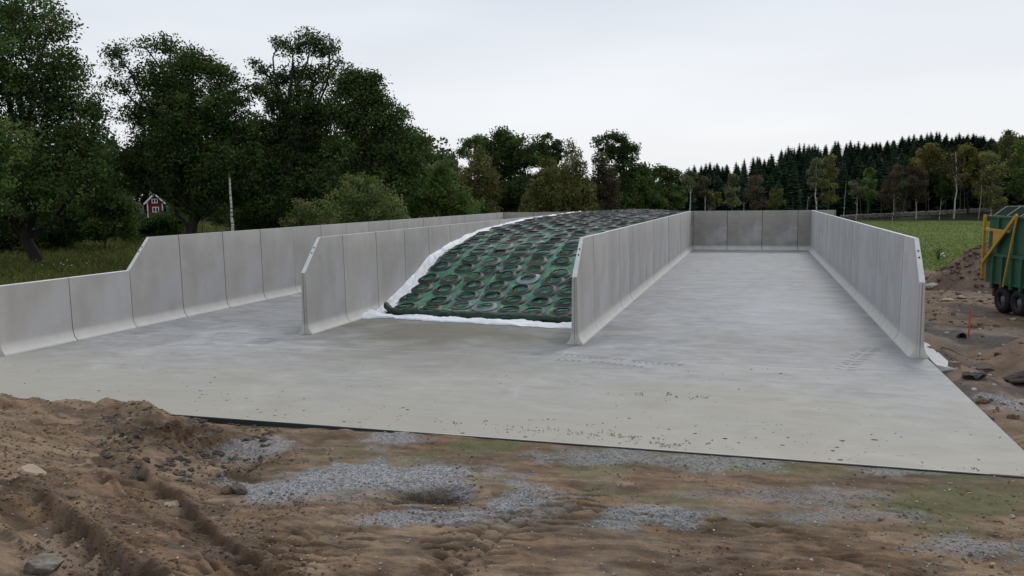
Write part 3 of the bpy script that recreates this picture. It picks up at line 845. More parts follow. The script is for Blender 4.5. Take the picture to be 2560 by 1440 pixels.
def rubber(name, col):
    m, n, l, b = new_mat(name, .62, .35)
    info = n.new('ShaderNodeObjectInfo')
    a = noise_node(n, l, 5, 5, .6)
    c = ramp(n, l, a, [(.3, tuple(x * .7 for x in col)), (.7, tuple(x * 1.35 for x in col))])
    hv = n.new('ShaderNodeHueSaturation'); l.new(c, hv.inputs['Color'])
    mr = n.new('ShaderNodeMapRange'); mr.inputs['To Min'].default_value = .65; mr.inputs['To Max'].default_value = 1.35
    l.new(info.outputs['Random'], mr.inputs['Value']); l.new(mr.outputs[0], hv.inputs['Value'])
    l.new(hv.outputs[0], b.inputs['Base Color']); bump(n, l, b, a, .15, .01); return m
RUB = {'dark': rubber('dark_rubber', (.018, .018, .020)), 'charcoal': rubber('charcoal_rubber', (.040, .039, .041)),
       'grey': rubber('dusty_grey_rubber', (.125, .12, .12)), 'brown': rubber('brown_dusty_rubber', (.070, .054, .045)),
       'pale': rubber('pale_grey_rubber', (.27, .27, .27)), 'white': rubber('whitish_rubber', (.34, .36, .40))}
def ring_mesh(col, seed, split=False):
    rg = random.Random(seed); n = 36
    prof = [(.392, .002), (.396, .014), (.360, .024), (.328, .038), (.300, .060), (.288, .078), (.276, .084), (.266, .074), (.268, .040), (.29, .022), (.32, .010), (.35, .002)]
    ph = [rg.uniform(0, 6.28) for _ in range(4)]; sc = rg.uniform(.95, 1.06)
    vs = []; fs = []; k = len(prof)
    rows = n + 1 if split else n
    for j in range(rows):
        t = 2 * math.pi * j / n * (.985 if split else 1)
        w = 1 + .012 * math.sin(2 * t + ph[0]) + .008 * math.sin(3 * t + ph[1]); dz = .010 * math.sin(2 * t + ph[2]) + .007 * math.sin(3 * t + ph[3])
        for i, (r, h) in enumerate(prof):
            out = max(0, (r - .26) / .13)
            vs.append((r * 1.10 * w * sc * math.cos(t), r * 1.10 * w * sc * math.sin(t), h * .95 + dz * out + .004))
    for j in range(rows if not split else rows - 1):
        j2 = (j + 1) % rows
        for i in range(k):
            i2 = (i + 1) % k; fs.append((j * k + i, j2 * k + i, j2 * k + i2, j * k + i2))
    if split: fs.append(tuple(range(k))[::-1]); fs.append(tuple((rows - 1) * k + i for i in range(k)))
    me = bpy.data.meshes.new('tyre_ring'); me.from_pydata(vs, [], fs); me.update(); me.materials.append(RUB[col])
    import bmesh
    bm = bmesh.new(); bm.from_mesh(me); bmesh.ops.recalc_face_normals(bm, faces=bm.faces); bm.to_mesh(me); bm.free()
    for p in me.polygons: p.use_smooth = True
    try: me.set_sharp_from_angle(angle=math.radians(50))
    except Exception: pass
    return me
RM = {c: [ring_mesh(c, i + hash(len(c)) % 7) for i in range(3)] for c in RUB}
RM['pale'] = [ring_mesh('pale', 5, True)]
placed = []
def net_z(x, y):
    return float(heap_z(np.array([x]), np.array([y]))[0]) + .075
def put_ring(x, y, col, label, group='tyre sidewall rings weighing down the net'):
    e_ = .3
    gx = (net_z(x + e_, y) - net_z(x - e_, y)) / (2 * e_); gy = (net_z(x, y + e_) - net_z(x, y - e_)) / (2 * e_)
    gx += random.gauss(0, .022); gy += random.gauss(0, .022)
    nrm = Vector((-gx, -gy, 1)).normalized()
    q = nrm.to_track_quat('Z', 'Y')
    near_ = min([math.hypot(x - a, y - b) for a, b in placed] + [9])
    o = bpy.data.objects.new('tyre_ring', random.choice(RM[col]))
    o.rotation_mode = 'QUATERNION'
    o.rotation_quaternion = q @ Matrix.Rotation(random.uniform(0, 6.28), 3, 'Z').to_quaternion()
    o.location = (x, y, net_z(x, y) + .004 + (.025 if near_ < .92 else 0))
    link(o); tag(o, label, 'tyre ring', group); placed.append((x, y)); return o
ROWS = [
    [(1015, 785, 'dark'), (1200, 806, 'brown'), (1450, 770, 'grey'), (1640, 785, 'pale'), (1845, 812, 'dark'), (2025, 830, 'charcoal'), (2255, 828, 'charcoal')],
    [(1050, 710, 'charcoal'), (1270, 735, 'charcoal'), (1500, 697, 'charcoal'), (1700, 700, 'charcoal'), (1868, 730, 'dark'), (2080, 742, 'charcoal'), (2290, 750, 'dark')],
    [(1140, 632, 'brown'), (1318, 645, 'charcoal'), (1547, 612, 'dark'), (1735, 620, 'charcoal'), (1922, 645, 'charcoal'), (2125, 658, 'charcoal'), (2320, 664, 'charcoal')],
    [(1195, 555, 'charcoal'), (1368, 570, 'charcoal'), (1553, 547, 'brown'), (1810, 540, 'dark'), (1988, 565, 'white'), (2185, 582, 'charcoal'), (2375, 582, 'dark')],
    [(1290, 460, 'charcoal'), (1480, 475, 'charcoal'), (1675, 495, 'charcoal'), (1845, 485, 'grey'), (2032, 492, 'brown'), (2240, 523, 'dark')],
    [(1360, 392, 'charcoal'), (1530, 410, 'dark'), (1690, 425, 'grey'), (1870, 423, 'charcoal'), (2058, 420, 'brown'), (2255, 422, 'dark')],
    [(1410, 345, 'dark'), (1590, 352, 'dark'), (1757, 350, 'charcoal'), (1925, 357, 'charcoal'), (2105, 360, 'dark'), (2295, 355, 'charcoal')],
    [(1475, 300, 'dark'), (1632, 303, 'grey'), (1792, 303, 'grey'), (1965, 303, 'charcoal'), (2145, 295, 'dark'), (2340, 297, 'dark')],
    [(1550, 258, 'charcoal'), (1712, 258, 'dark'), (1865, 258, 'brown'), (2030, 265, 'grey'), (2205, 255, 'dark'), (2360, 262, 'grey')],
    [(1595, 222, 'charcoal'), (1740, 222, 'dark'), (1905, 220, 'brown'), (2065, 232, 'brown'), (2250, 222, 'charcoal'), (2400, 212, 'dark')],
]
ORD = ['first', 'second', 'third', 'fourth', 'fifth', 'sixth', 'seventh', 'eighth', 'ninth', 'tenth']
CN = {'dark': 'black', 'charcoal': 'charcoal', 'grey': 'dusty grey', 'brown': 'brownish', 'pale': 'pale grey split', 'white': 'whitish'}
def hit(px, py):
    d = ray(px, py); t = 22.0; prev = 1
    while t < 80:
        p = CAM + d * t
        if p.z - net_z(p.x, p.y) - .04 < 0: return p
        t += .02
    return None
lasty = 0
for r_i, row in enumerate(ROWS):
    for c_i, (a, b_, col) in enumerate(row):
        p = hit(700 + a / 3.2, 520 + (b_ + 3) / 3.2)
        if p is None: continue
        x = min(max(p.x, X0 + .46), X1 - .44); y = p.y
        if r_i == 0: y = max(y, front_y(x) + .42)
        lab = '%s tyre ring, %s from left in %s row above the net hem' % (CN[col], ORD[c_i], ORD[r_i])
        put_ring(x, y, col, lab); lasty = max(lasty, y)
# rows further up the heap
SHARED = {'dark': 'black tyre ring on the flat far part of the green net, seen nearly edge on', 'charcoal': 'charcoal tyre ring on the flat far part of the green net, seen nearly edge on',
          'grey': 'dusty grey tyre ring on the flat far part of the green net, seen nearly edge on', 'brown': 'brownish tyre ring on the flat far part of the green net, seen nearly edge on'}
y = min(p[1] for p in placed[-6:]) + .75; r_i = 0
extra = []
# fill open right hand side behind the end of wall C
for x, yy in ((14.25, 7.6), (14.2, 9.6), (14.3, 11.8)):
    if min(math.hypot(x - a, yy - b) for a, b in placed) > .8: put_ring(x, yy, 'charcoal', 'charcoal tyre ring tight against the right middle wall, %s one behind its end' % {14.25: 'nearest', 14.2: 'second', 14.3: 'third'}[x])
while y < YB - .8:
    x = X0 + .52 + (.5 if r_i % 2 else 0) + random.uniform(-.08, .08)
    while x < X1 - .4:
        yy = y + random.uniform(-.16, .16) - .03 * (x - X0)
        xx = x + random.uniform(-.08, .08)
        if min(math.hypot(xx - a, yy - b) for a, b in placed) > .86:
            extra.append((xx, yy, r_i))
        x += 1.12
    y += 1.04; r_i += 1
UNI = ['', 'first', 'second', 'third', 'fourth', 'fifth', 'sixth', 'seventh', 'eighth', 'ninth', 'tenth', 'eleventh', 'twelfth', 'thirteenth', 'fourteenth', 'fifteenth', 'sixteenth', 'seventeenth', 'eighteenth', 'nineteenth']
def ordinal(n):
    if n < 20: return UNI[n]
    t = {2: 'twent', 3: 'thirt', 4: 'fort', 5: 'fift'}[n // 10]
    return t + 'ieth' if n % 10 == 0 else t + 'y-' + UNI[n % 10]
extra.sort(key=lambda p: (p[2], p[0]))
used = set(); col_i = 0; last = -1
for i, (x, y, rw) in enumerate(extra):
    col_i = 1 if rw != last else col_i + 1; last = rw
    if len(placed) >= 300: break
    col = random.choices(['dark', 'charcoal', 'grey', 'brown'], [.50, .38, .08, .04])[0]
    put_ring(x, y, col, '%s tyre ring, %s from left in %s row above the net hem' % (CN[col], ordinal(col_i), ordinal(rw + 11)))
    used.add((x, y))
rest_ = [p[:2] for p in extra if p[:2] not in used]
if rest_:
    vv = []; ff = []; nb = 0
    src = RM['dark'][0]; sv = np.array([tuple(v.co) for v in src.vertices]); sf = np.array([tuple(p.vertices) for p in src.polygons])
    for x, y in rest_:
        vv.append(sv + np.array([x, y, net_z(x, y) + .004])); ff.append(sf + nb); nb += len(sv)
    o = obj('tyre_rings', mesh_np('tyre_rings', np.concatenate(vv), np.concatenate(ff), RUB['dark'], True))
    tag(o, 'farthest tyre rings lying edge to edge before the back wall', 'tyre rings', kind='stuff')

# ------------------------------------------------------------------ small stuff on the ground
def zs(X, Y): return height(np.asarray(X), np.asarray(Y))
def img_area(n, x0, x1, y0, y1, z=-.1):
    """random ground points spread over a patch of the site (corner pixels give its limits)"""
    px = rng.uniform(x0, x1, n); py = rng.uniform(y0, y1, n)
    D = np.array([ray(a, b_) for a, b_ in zip(px, py)]); t = (z - CAM.z) / D[:, 2]
    return CAM.x + D[:, 0] * t, CAM.y + D[:, 1] * t
def off_slab(X, Y): return ~((X > SX0 - .02) & (X < SX1 + .03) & (Y > SY0 - .06) & (Y < SY1))

M['clod'] = plain('soil_clod', (.12, .085, .06), .95, .1, .35, 6, .6)
M['clod_dark'] = plain('dark_soil_clod', (.085, .072, .062), .95, .1, .4, 6, .6)
M['gravel'] = plain('crushed_gravel', (.26, .26, .265), .85, .25, .45, 9, .2)
M['pebble'] = plain('pale_pebble', (.34, .31, .27), .85, .25, .3, 5, .3)
M['rock_pale'] = plain('pale_rock', (.34, .27, .20), .9, .2, .25, 7, .6)
M['rock_grey'] = plain('grey_rock', (.22, .205, .19), .9, .2, .35, 6, .6)
M['rock_earth'] = plain('earthy_rock', (.19, .165, .14), .95, .1, .5, 5, .8)
M['rock_dark'] = plain('dark_rock', (.10, .08, .065), .9, .2, .3, 6, .6)

def lumps(name, X, Y, rad, mat, label, sink=.25, flat=.6, base=ICO0, jitter=.3):
    k = off_slab(X, Y); X, Y, rad = X[k], Y[k], rad[k]
    Z = zs(X, Y) + rad * (flat * .6 - sink)
    v, f = scatter_blobs(np.stack([X, Y, Z], 1), rad, base, flat, jitter)
    o = obj(name, mesh_np(name, v, f, mat, False)); tag(o, label, 'soil' if 'clod' in name else 'gravel', kind='stuff'); return o
# brown clods over the foreground and the bank
Xa, Ya = img_area(5200, -60, 2620, 1000, 1470)
Xb, Yb_ = img_area(5200, -60, 760, 985, 1470, .15)
X = np.concatenate([Xa, Xb]); Y = np.concatenate([Ya, Yb_])
k = fbm(X * 1.2, Y * 1.2, 4, 301) > .47
X, Y = X[k], Y[k]
lumps('soil_clods', X, Y, .010 + .020 * rng.random(len(X)) ** 3, M['clod'], 'small brown soil crumbs strewn over the foreground soil and bank')
Xc, Yc = img_area(2600, 250, 680, 1035, 1200, .05)
k = fbm(Xc * 1.5, Yc * 1.5, 3, 305) > .45
Xc, Yc = Xc[k], Yc[k]
lumps('dark_soil_clods', Xc[::3], Yc[::3], .012 + .055 * rng.random(len(Xc[::3])) ** 3.5, M['clod_dark'], 'dark clods of turned soil heaped by the left slab edge', jitter=.4, base=ICO1)
# gravel spilled in patches
Xg, Yg = img_area(60000, -20, 2600, 1050, 1460)
tone = ground_tone(Xg, Yg)[:, 3]
k = rng.random(len(Xg)) < tone * .60 + .010
Xg, Yg = Xg[k][:17000], Yg[k][:17000]
lumps('gravel_patch', Xg, Yg, .007 + .008 * rng.random(len(Xg)), M['gravel'], 'grey crushed gravel spilled in patches over the brown soil', sink=0, flat=.8)
Xp, Yp = img_area(500, -20, 2600, 1060, 1460)
lumps('pebbles', Xp, Yp, .008 + .014 * rng.random(len(Xp)) ** 2, M['pebble'], 'scattered pale pebbles on the foreground soil', sink=.1)
# yard rubble at the right
Xy = rng.uniform(23.9, 34, 2600); Yy = rng.uniform(-6.5, 28, 2600)
k = fbm(Xy * .7, Yy * .7, 3, 311) > .45
Xy, Yy = Xy[k], Yy[k]
lumps('yard_clods', Xy, Yy, .03 + .10 * rng.random(len(Xy)) ** 4, M['clod'], 'brown clods and rubble strewn over the dirt yard', jitter=.4)
Xy = rng.uniform(23.9, 33, 420); Yy = rng.uniform(-4, 24, 420)
lumps('yard_gravel', Xy, Yy, .02 + .07 * rng.random(len(Xy)) ** 3, M['pebble'], 'pale stones strewn over the dirt yard beside the right wall', sink=.1)

def rock(px, py, r, mat, label, flat=.6, seed=1, z=-.1, sink=.3, elong=1.3, rz=0, sub=ICO3):
    c = G(px, py, z); zz = gz(c.x, c.y)
    c = G(px, py, zz); zz = gz(c.x, c.y)
    v = sub[0].copy(); f = sub[1]
    rg = np.random.default_rng(seed)
    n = np.array([mnoise.noise(Vector(p) * 1.3 + Vector((seed * 3.1, 0, 0))) for p in v])
    n2 = np.array([mnoise.noise(Vector(p) * 3.4 + Vector((0, seed * 2.1, 0))) for p in v])
    v = v * (1 + .32 * n + .12 * n2)[:, None]
    for _ in range(7):                                   # flat broken faces
        d = rg.normal(size=3); d /= np.linalg.norm(d); h = .62 + .25 * rg.random()
        s = v @ d; v = v - np.outer(np.maximum(s - h, 0), d)
    v = v * (1 + .05 * np.array([mnoise.noise(Vector(p) * 6 + Vector((seed, 0, 0))) for p in v]))[:, None]
    v = v * np.array([elong, 1, flat]) * r
    o = obj('rock', mesh_np('rock', v, f, mat, False), None, (c.x, c.y, zz + r * flat * (1 - sink)), (rg.normal() * .1, rg.normal() * .1, rz))
    return tag(o, label, 'rock')
rock(85, 1238, .14, M['rock_pale'], 'pale tan jagged rock lying on the left soil bank', .42, 3, .6, .2, 1.5, -.3)
rock(112, 1425, .16, M['rock_earth'], 'earthy grey rock half buried at the bottom left corner', .7, 5, .5, .7, 1.3, .2)
rock(598, 1232, .11, M['rock_dark'], 'dark wet rock beside the small pit left of the gravel', .7, 8, .0, .25, 1.2)
rock(572, 1232, .09, M['clod'], 'brown lump of earth beside the dark wet rock', .7, 9, .0, .25, 1.2)
rock(432, 1272, .10, M['rock_pale'], 'ochre stone pressed into the soil in the deep left rut', .6, 10, .2, .5, 1.1)
rock(2325, 720, .28, M['pebble'], 'flat pale stone at the foot of the dirt mound', .5, 12, -.6, .2, 1.4)
rock(2405, 741, .16, M['pebble'], 'small pale stone below the middle of the dirt mound', .5, 13, -.6, .2, 1.3)
rock(2368, 757, .17, M['rock_pale'], 'broken pale stone on the yard behind the end of the right wall', .5, 14, -.6, .2, 1.6)
rock(2530, 1292, .035, M['pebble'], 'small white stone in the gravel at the right edge', .7, 15, -.1, .2, 1.1)
rock(2440, 921, .30, M['rock_dark'], 'dark lump of wet earth above the torn rubber sheet', .45, 16, -.7, .3, 1.5)
rock(2560, 965, .35, M['rock_dark'], 'dark clod on the ditch edge at the right border', .5, 17, -.6, .3, 1.4)

# mossy sprouts and grass
def blades(name, X, Y, h, mat, label, w=.35, cat='grass', per=3, lean=.5, zf=None):
    n = len(X); Z = zs(X, Y) if zf is None else zf(X, Y)
    X = np.repeat(X, per) + rng.normal(0, 1, n * per) * np.repeat(h, per) * .35; Y = np.repeat(Y, per) + rng.normal(0, 1, n * per) * np.repeat(h, per) * .35
    Z = np.repeat(Z, per) - .01; hh = np.repeat(h, per) * rng.uniform(.5, 1.2, n * per)
    a = rng.uniform(0, 6.283, n * per); dx, dy = np.cos(a) * hh * w * .3, np.sin(a) * hh * w * .3
    lx, ly = rng.normal(0, lean, n * per) * hh, rng.normal(0, lean, n * per) * hh
    v = np.stack([np.stack([X - dx, Y - dy, Z], 1), np.stack([X + dx, Y + dy, Z], 1), np.stack([X + lx, Y + ly, Z + hh], 1)], 1).reshape(-1, 3)
    cols = np.repeat(rng.uniform(.6, 1.5, (n, 1)) * (1 + rng.normal(0, .1, (n, 3))), per * 3, 0)
    f = np.arange(len(v)).reshape(-1, 3)
    o = obj(name, mesh_np(name, v, f, mat, False, np.clip(cols, .2, 2))); return tag(o, label, cat, kind='stuff')
M['blade'] = leaf_material('grass_blades', (.11, .15, .034), 0)
M['blade_dry'] = leaf_material('dry_meadow_blades', (.105, .115, .035), 0)
M['moss'] = leaf_material('moss_sprouts', (.12, .145, .045), 0)
Xm, Ym = img_area(26000, 900, 2600, 1060, 1400)
tn = ground_tone(Xm, Ym); k = ((tn[:, 1] - tn[:, 0]) > -.002) & (rng.random(len(Xm)) < .8) & off_slab(Xm, Ym)
Xm, Ym = Xm[k], Ym[k]
blades('moss_patch', Xm, Ym, .018 + .022 * rng.random(len(Xm)), M['moss'], 'sparse yellow-green sprouts in the gravel along the slab edge', .6)
# pasture and meadow
n = 60000
t = rng.random(n); Rr = 46 + (190 - 46) * t ** 2.0; aa = math.atan2(CF.y, CF.x) + np.radians(rng.uniform(-34, -12, n))
Xf = CAM.x + Rr * np.cos(aa); Yf = CAM.y + Rr * np.sin(aa); k = (Xf > 25) & (Yf > 32.5 - (Xf - 28) * .5) & (Rr < 182)
blades('pasture_grass', Xf[k], Yf[k], (.035 + .05 * rng.random(k.sum())) * (1 + Rr[k] / 110), M['blade'], 'short green pasture grass between the dirt yard and the stone wall', .9, per=2)
n = 60000
t = rng.random(n); Rr = 30 + 115 * t ** 1.6; aa = math.atan2(CF.y, CF.x) + np.radians(rng.uniform(-4, 36, n))
Xf = CAM.x + Rr * np.cos(aa); Yf = CAM.y + Rr * np.sin(aa); k = (Xf < -2.0)
blades('meadow_grass', Xf[k], Yf[k], (.10 + .16 * rng.random(k.sum())) * (1 + Rr[k] / 120), M['blade_dry'], 'rough yellow-green meadow grass under the trees left of the clamps', .7, per=2)
# dark spoil and weeds right behind the low wall
Xw = rng.uniform(-3.2, -.9, 900); Yw = rng.uniform(-9, 8, 900)
o = lumps('spoil_clods', Xw, Yw, .05 + .12 * rng.random(900) ** 2, M['clod_dark'], 'dark clods of spoil along the outside of the low wall', base=ICO0, jitter=.4)
Xw = rng.uniform(-4, -1.2, 500); Yw = rng.uniform(-8, 14, 500)
blades('weeds', Xw, Yw, .35 + .55 * rng.random(500), M['blade_dry'], 'tall weeds growing behind the low wall', .14, 'weeds', 5, .3)
Xw, Yw = [], []
for (a, b_) in ((150, 668), (182, 661), (190, 655), (160, 672), (100, 655), (205, 664), (132, 664)):
    p = G(a, b_, -.4); Xw.append(p.x); Yw.append(p.y)
m_fl = plain('white_petals', (.7, .7, .68), .8, .2)
for x, y_ in zip(Xw, Yw):
    pass
v, f = scatter_blobs(np.stack([np.repeat(Xw, 2) + rng.normal(0, .5, 14), np.repeat(Yw, 2) + rng.normal(0, .7, 14), zs(np.repeat(Xw, 2), np.repeat(Yw, 2)) + rng.uniform(.25, .5, 14)], 1), np.full(14, .045), ICO0, .5, .3)
tag(obj('meadow_flowers', mesh_np('meadow_flowers', v, f, m_fl)), 'few tiny white flowers in the rough meadow at left', 'flowers', kind='stuff')

# crumbs, sprouts and tyre prints on the slab
def on_slab(X, Y): return (X > SX0 + .1) & (X < SX1 - .1) & (Y > SY0 + .05) & (Y < 3)
Xs, Ys = img_area(3000, 0, 2600, 905, 1190, 0)
k = on_slab(Xs, Ys) & (fbm(Xs * .8, Ys * .8, 3, 321) > .46) & (rng.random(3000) < .25 + .75 * smooth(-4, -8.5, Ys))
Xs, Ys = Xs[k], Ys[k]; Xs, Ys = Xs[::2], Ys[::2]; r_ = .006 + .016 * rng.random(len(Xs)) ** 4
v, f = scatter_blobs(np.stack([Xs, Ys, r_ * .1], 1), r_, ICO0, .35, .35); v[:, 0] = np.repeat(Xs, len(ICO0[0])) + (v[:, 0] - np.repeat(Xs, len(ICO0[0]))) * 1.8
tag(obj('slab_crumbs', mesh_np('slab_crumbs', v, f, M['clod'])), 'dark crumbs of soil dropped over the front of the slab', 'soil', kind='stuff')
cs = [(2300 - 620, 1105, 60), (1700, 990, 120), (1650, 990, 100), (1770, 1140, 60), (1925, 1158, 60), (1690, 1108, 120), (1560, 1098, 80), (2500, 1180, 60), (1500, 1088, 70), (1330, 1075, 70), (1180, 1055, 50), (1400, 1060, 60)]
Xk, Yk = [], []
for a, b_, q in cs:
    p = G(a, b_, 0); Xk += list(p.x + rng.normal(0, .42, q)); Yk += list(p.y + rng.normal(0, .16, q))
Xk, Yk = np.array(Xk), np.array(Yk); k = on_slab(Xk, Yk); k &= fbm(Xk * 5, Yk * 5, 2, 350) > .52; Xk, Yk = Xk[k], Yk[k]
blades('slab_moss', Xk, Yk, .012 + .016 * rng.random(len(Xk)), M['moss'], 'small tufts of moss scattered over the front of the slab', 1.2, 'moss', zf=lambda a, b_: np.full(len(a), .008))
def prints(pts, n, label, w, pitch, sk=1):
    mm = MB(); L = [math.dist(a, b_) for a, b_ in zip(pts[:-1], pts[1:])]; tot = sum(L); s = 0
    while s < tot:
        q = s
        for (a, b_), l_ in zip(zip(pts[:-1], pts[1:]), L):
            if q <= l_: break
            q -= l_
        d = Vector((b_[0] - a[0], b_[1] - a[1])).normalized(); nn = Vector((-d.y, d.x)); c = Vector(a) + d * q
        if random.random() < .85:
            for sd_ in (-1, 1):
                p0 = c + nn * sd_ * .03 + d * random.uniform(-.01, .01); p1 = c + nn * sd_ * w / 2 * random.uniform(.7, 1) + d * .11 * sk
                th = random.uniform(.012, .024)
                mm.add([(*(p0 - d * th), .003), (*(p1 - d * th), .003), (*(p1 + d * th), .003), (*(p0 + d * th), .003), (*(p0), .009), (*(p1), .008)],
                       [(0, 1, 5, 4), (2, 3, 4, 5), (0, 4, 3), (1, 2, 5)])
        s += pitch * random.uniform(.9, 1.1)
    o = mm.build('tyre_print', M['print']); return tag(o, label, 'tyre print', kind='stuff')
M['print'] = plain('dried_mud_print', (.30, .295, .275), .9, .2, .2, 10, .3)
prints(gp([(1415, 886), (1560, 900), (1700, 912)], 0), 1, 'row of dried mud tyre lug prints on the slab before the right middle wall', .34, .17)
prints(gp([(1400, 900), (1500, 906), (1620, 920)], 0), 1, 'second fainter row of tyre lug prints on the slab before the walls', .25, .19, -1)
prints(gp([(2110, 925), (2150, 890), (2185, 868)], 0), 1, 'tyre lug prints on the slab inside the right bay near its wall', .5, .16)

# ------------------------------------------------------------------ dirt mound
def dirt_mound():
    nu, nv = 130, 110
    u, v = np.meshgrid(np.linspace(-1, 1, nu), np.linspace(-1, 1, nv), indexing='ij')
    cx, cy = G(2462, 735, -.6).x + 2.9, G(2462, 735, -.6).y + 3.3
    X = cx + u * 9.5; Y = cy + v * 6.0
    rel = (X - cx) * .97 + (Y - cy) * .2; dep = -(X - cx) * .2 + (Y - cy) * .97
    rr = np.sqrt((rel / np.where(rel < 0, 5.6, 6.5)) ** 2 + (dep / 3.8) ** 2)
    rr = rr + (fbm(X * .5, Y * .5, 3, 331) - .5) * .30
    h = 3.1 * np.clip(1 - rr, 0, 1) ** .95
    h = h + (fbm(X * 1.2, Y * 1.2, 4, 332) - .5) * .45 * smooth(0, .4, h) + (fbm(X * 5, Y * 5, 4, 333) - .5) * .17 * smooth(-.1, .3, h)
    Z = zs(X.ravel(), Y.ravel()).reshape(X.shape) - .06 + h - .06 * (h < .02)
    c = np.array([.155, .100, .070])[None] * (.6 + .8 * fbm(X.ravel() * 1.3, Y.ravel() * 1.3, 4, 334))[:, None]
    g = smooth(.5, .62, fbm(X.ravel() * .45, Y.ravel() * .45, 3, 335))[:, None]
    c = c + (np.array([.10, .088, .078]) - c) * g
    lo = smooth(1.0, .2, h.ravel())[:, None] * smooth(.4, .6, fbm(X.ravel(), Y.ravel(), 3, 336))[:, None]
    c = c + (np.array([.19, .13, .085]) - c) * lo * .7
    idx = np.arange(nu * nv).reshape(nu, nv)
    f = np.stack([idx[:-1, :-1], idx[1:, :-1], idx[1:, 1:], idx[:-1, 1:]], -1).reshape(-1, 4)
    root = empty('dirt_mound', (cx, cy, -.6), 'big brown mound of excavated dirt between the pasture and the trailer', 'dirt mound')
    V = np.stack([X.ravel() - cx, Y.ravel() - cy, Z.ravel() + .6], 1)
    me = mesh_np('mound_soil', V, f, M['ground'], True, np.concatenate([c, np.full((len(c), 1), .12)], 1))
    obj('mound_soil', me, root)
    hh = h.ravel(); k = np.where(hh > .12)[0]; k = rng.choice(k, 1500)
    r = .03 + .13 * rng.random(1500) ** 3.5
    v, f = scatter_blobs(V[k] + np.stack([rng.normal(0, .08, 1500), rng.normal(0, .08, 1500), r * .2], 1), r, ICO0, .7, .4)
    tag(obj('mound_clods', mesh_np('mound_clods', v, f, M['clod']), root), kind='stuff')
dirt_mound()

